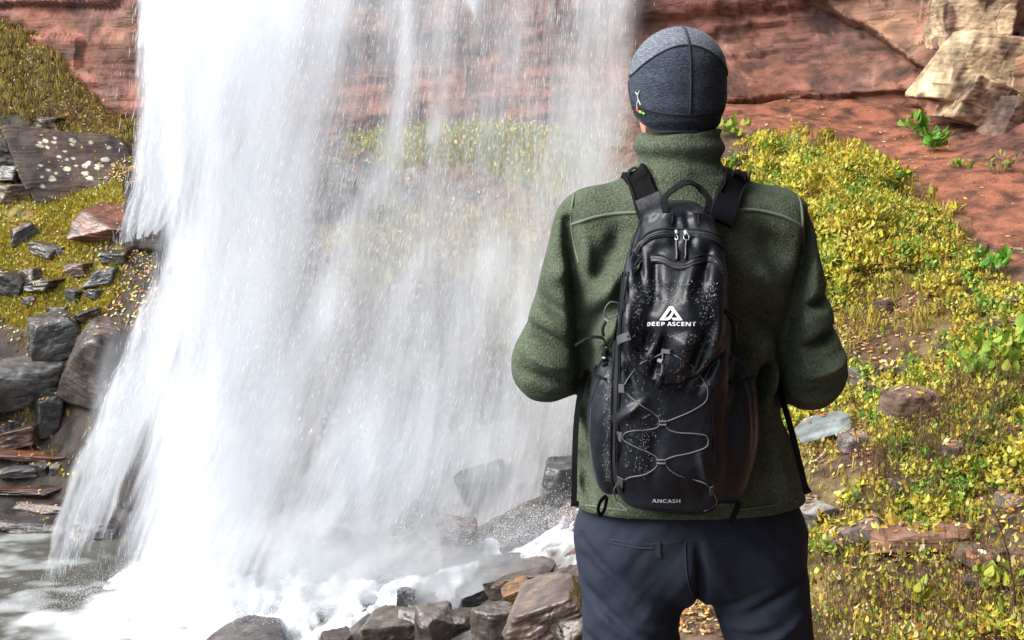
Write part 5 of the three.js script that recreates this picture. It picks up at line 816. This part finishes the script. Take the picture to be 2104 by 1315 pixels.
// side pockets: elastic rims, webbing, buckles, hanging straps
cordOn('pocket_elastic', [[1217, 745], [1220, 762], [1230, 774], [1246, 780]], 0.0034, mWeb, 0.001); cordOn('pocket_elastic', [[1498, 786], [1520, 784], [1540, 778], [1552, 770]], 0.0026, mWeb, 0.001);
band('compression_strap', [[1262, 655], [1252, 690], [1246, 730], [1244, 752]], 0.012, 0.003, mWeb, 0.003); band('compression_strap', [[1490, 640], [1510, 668], [1516, 700], [1500, 740]], 0.01, 0.002, mWeb, 0.002);
{ const b = new THREE.Group(); b.name = 'buckle'; pack.add(b); cordOn('frame', [[1240, 714], [1243, 728], [1247, 742]], 0.005, mPlastic, 0.004, b); cordOn('bar', [[1241, 716], [1246, 717]], 0.0022, mSilver, 0.009, b); cordOn('bar', [[1245, 740], [1250, 741]], 0.0022, mSilver, 0.009, b); }
band('corner_patch', [[1272, 700], [1283, 694], [1294, 690]], 0.016, 0.003, mGreyTab, 0.002);
{ const g = new THREE.Group(); g.name = 'bungee_loop'; pack.add(g); const p = P([[1258, 622]], 0.004)[0]; const L = [[0, 0], [-0.014, 0.002], [-0.024, -0.014], [-0.02, -0.03], [-0.006, -0.026], [0.004, -0.012]].map(([x, y], i) => V(p.x + x, p.y + y, p.z + 0.006 * Math.sin(i))); pp('cord', tube(L, 0.0014, 60, 6, true), mCord, g); pp('barrel', tube([V(p.x - 0.024, p.y - 0.028, p.z), V(p.x - 0.018, p.y - 0.034, p.z)], 0.004), mSilver, g); pp('tail', tube([V(p.x - 0.022, p.y - 0.034, p.z), V(p.x - 0.028, p.y - 0.05, p.z), V(p.x - 0.026, p.y - 0.064, p.z)], 0.0032), mPlastic, g); }
{ const g = new THREE.Group(); g.name = 'bungee_loop'; pack.add(g); cordOn('cord', [[1500, 616], [1514, 622], [1522, 636], [1520, 648]], 0.0012, mGreyTab, 0.004, g); cordOn('barrel', [[1516, 646], [1524, 650]], 0.004, mGreyTab, 0.005, g); band('tail', [[1538, 668], [1548, 676], [1556, 684]], 0.014, 0.003, mGreyTab, 0.004, g); }
const free = (name, pts, w, t, m, ns) => { const p = pts.map(([x, y, z]) => { const r = ray(x, y), k = (-OZ - z) / -r.z; return inPack(r.multiplyScalar(k).add(V(-OX, EYE, -OZ)).setZ(z)); }); return pp(name, strap(p, p.map((q, i) => (ns ? ns[i] : V(0.1, 0, 1))), w, t), m); };
free('loose_webbing', [[1246, 708, 0.17], [1238, 695, 0.178], [1215, 693, 0.18], [1196, 701, 0.176], [1182, 710, 0.172]], 0.008, 0.0018, mWeb, [V(0, 1, 0.5), V(0, 1, 0.6), V(0, 1, 0.6), V(-0.2, 1, 0.6), V(-0.3, 1, 0.6)]);
free('hanging_strap', [[1206, 762, 0.02], [1192, 810, 0.07], [1184, 870, 0.12], [1181, 940, 0.145], [1180, 1000, 0.15], [1179, 1032, 0.15]], 0.0115, 0.0022, mWeb);
free('strap_end', [[1173, 1034, 0.152], [1180, 1035, 0.153], [1189, 1035, 0.152]], 0.011, 0.005, mWeb, [V(0, 0, 1), V(0, 0, 1), V(0, 0, 1)]);
free('hanging_strap', [[1600, 782, 0.02], [1608, 820, 0.06], [1625, 880, 0.1], [1640, 940, 0.12], [1652, 990, 0.125], [1658, 1012, 0.125]], 0.0125, 0.0022, mWeb);
free('strap_end', [[1650, 1012, 0.127], [1657, 1010, 0.128], [1665, 1006, 0.127]], 0.01, 0.005, mWeb, [V(0, 0, 1), V(0, 0, 1), V(0, 0, 1)]);
free('pole_loop', [[1246, 1018, 0.18], [1234, 1030, 0.182], [1229, 1048, 0.184], [1234, 1058, 0.184], [1242, 1046, 0.182], [1247, 1022, 0.18]], 0.009, 0.002, mWeb, Array(6).fill(V(0.8, 0.2, 0.5)));
free('tail_strap', [[1518, 1030, 0.2], [1512, 1050, 0.2], [1500, 1076, 0.195]], 0.012, 0.002, mWeb);
// beads of water on the cloth
{
  const r = RNG(404), bead = new THREE.SphereGeometry(1, 8, 5, 0, 6.2832, 0, 1.75), ms = [];
  const mDrop = std([0.85, 0.87, 0.9], 0.03, { transmission: 0.92, thickness: 0.002, ior: 1.33 });
  const rain = (n, f, size) => { for (let i = 0, t = 0; i < n && t < n * 8; t++) { const q = f(); if (q[0] > 1322 && q[0] < 1438 && q[1] > 624 && q[1] < 684) continue; if (fbm(q[0] * 0.05, q[1] * 0.035, 5, 3) < (r() - 0.55) * 0.9) continue; const p = P([q], 0)[0]; if (!p) continue; i++; const k = size * 0.68 * (0.35 + 0.9 * r() * r()); ms.push(compose(p, toward(grad(packOwn, p)), V(k, k * 0.8, k * (1 + 0.4 * r())))); } };
  rain(1000, () => [1300 + 175 * r(), 575 + 160 * r()], 0.0026); rain(430, () => { const y = 725 + 260 * r(); return [1285 + 120 * r() * (1 - (y - 725) / 420), y]; }, 0.0028); rain(600, () => { const y = 760 + 230 * r(); return [1252 + gauss(r) * 5 - 6 * sstep(800, 900, y) + 6 * sstep(900, 1000, y), y]; }, 0.0024); rain(250, () => [1390 + 80 * r(), 720 + 80 * r()], 0.0022);
  inst('water_drop', bead, mDrop, ms, null, pack);
}
renderer.render(scene, camera);
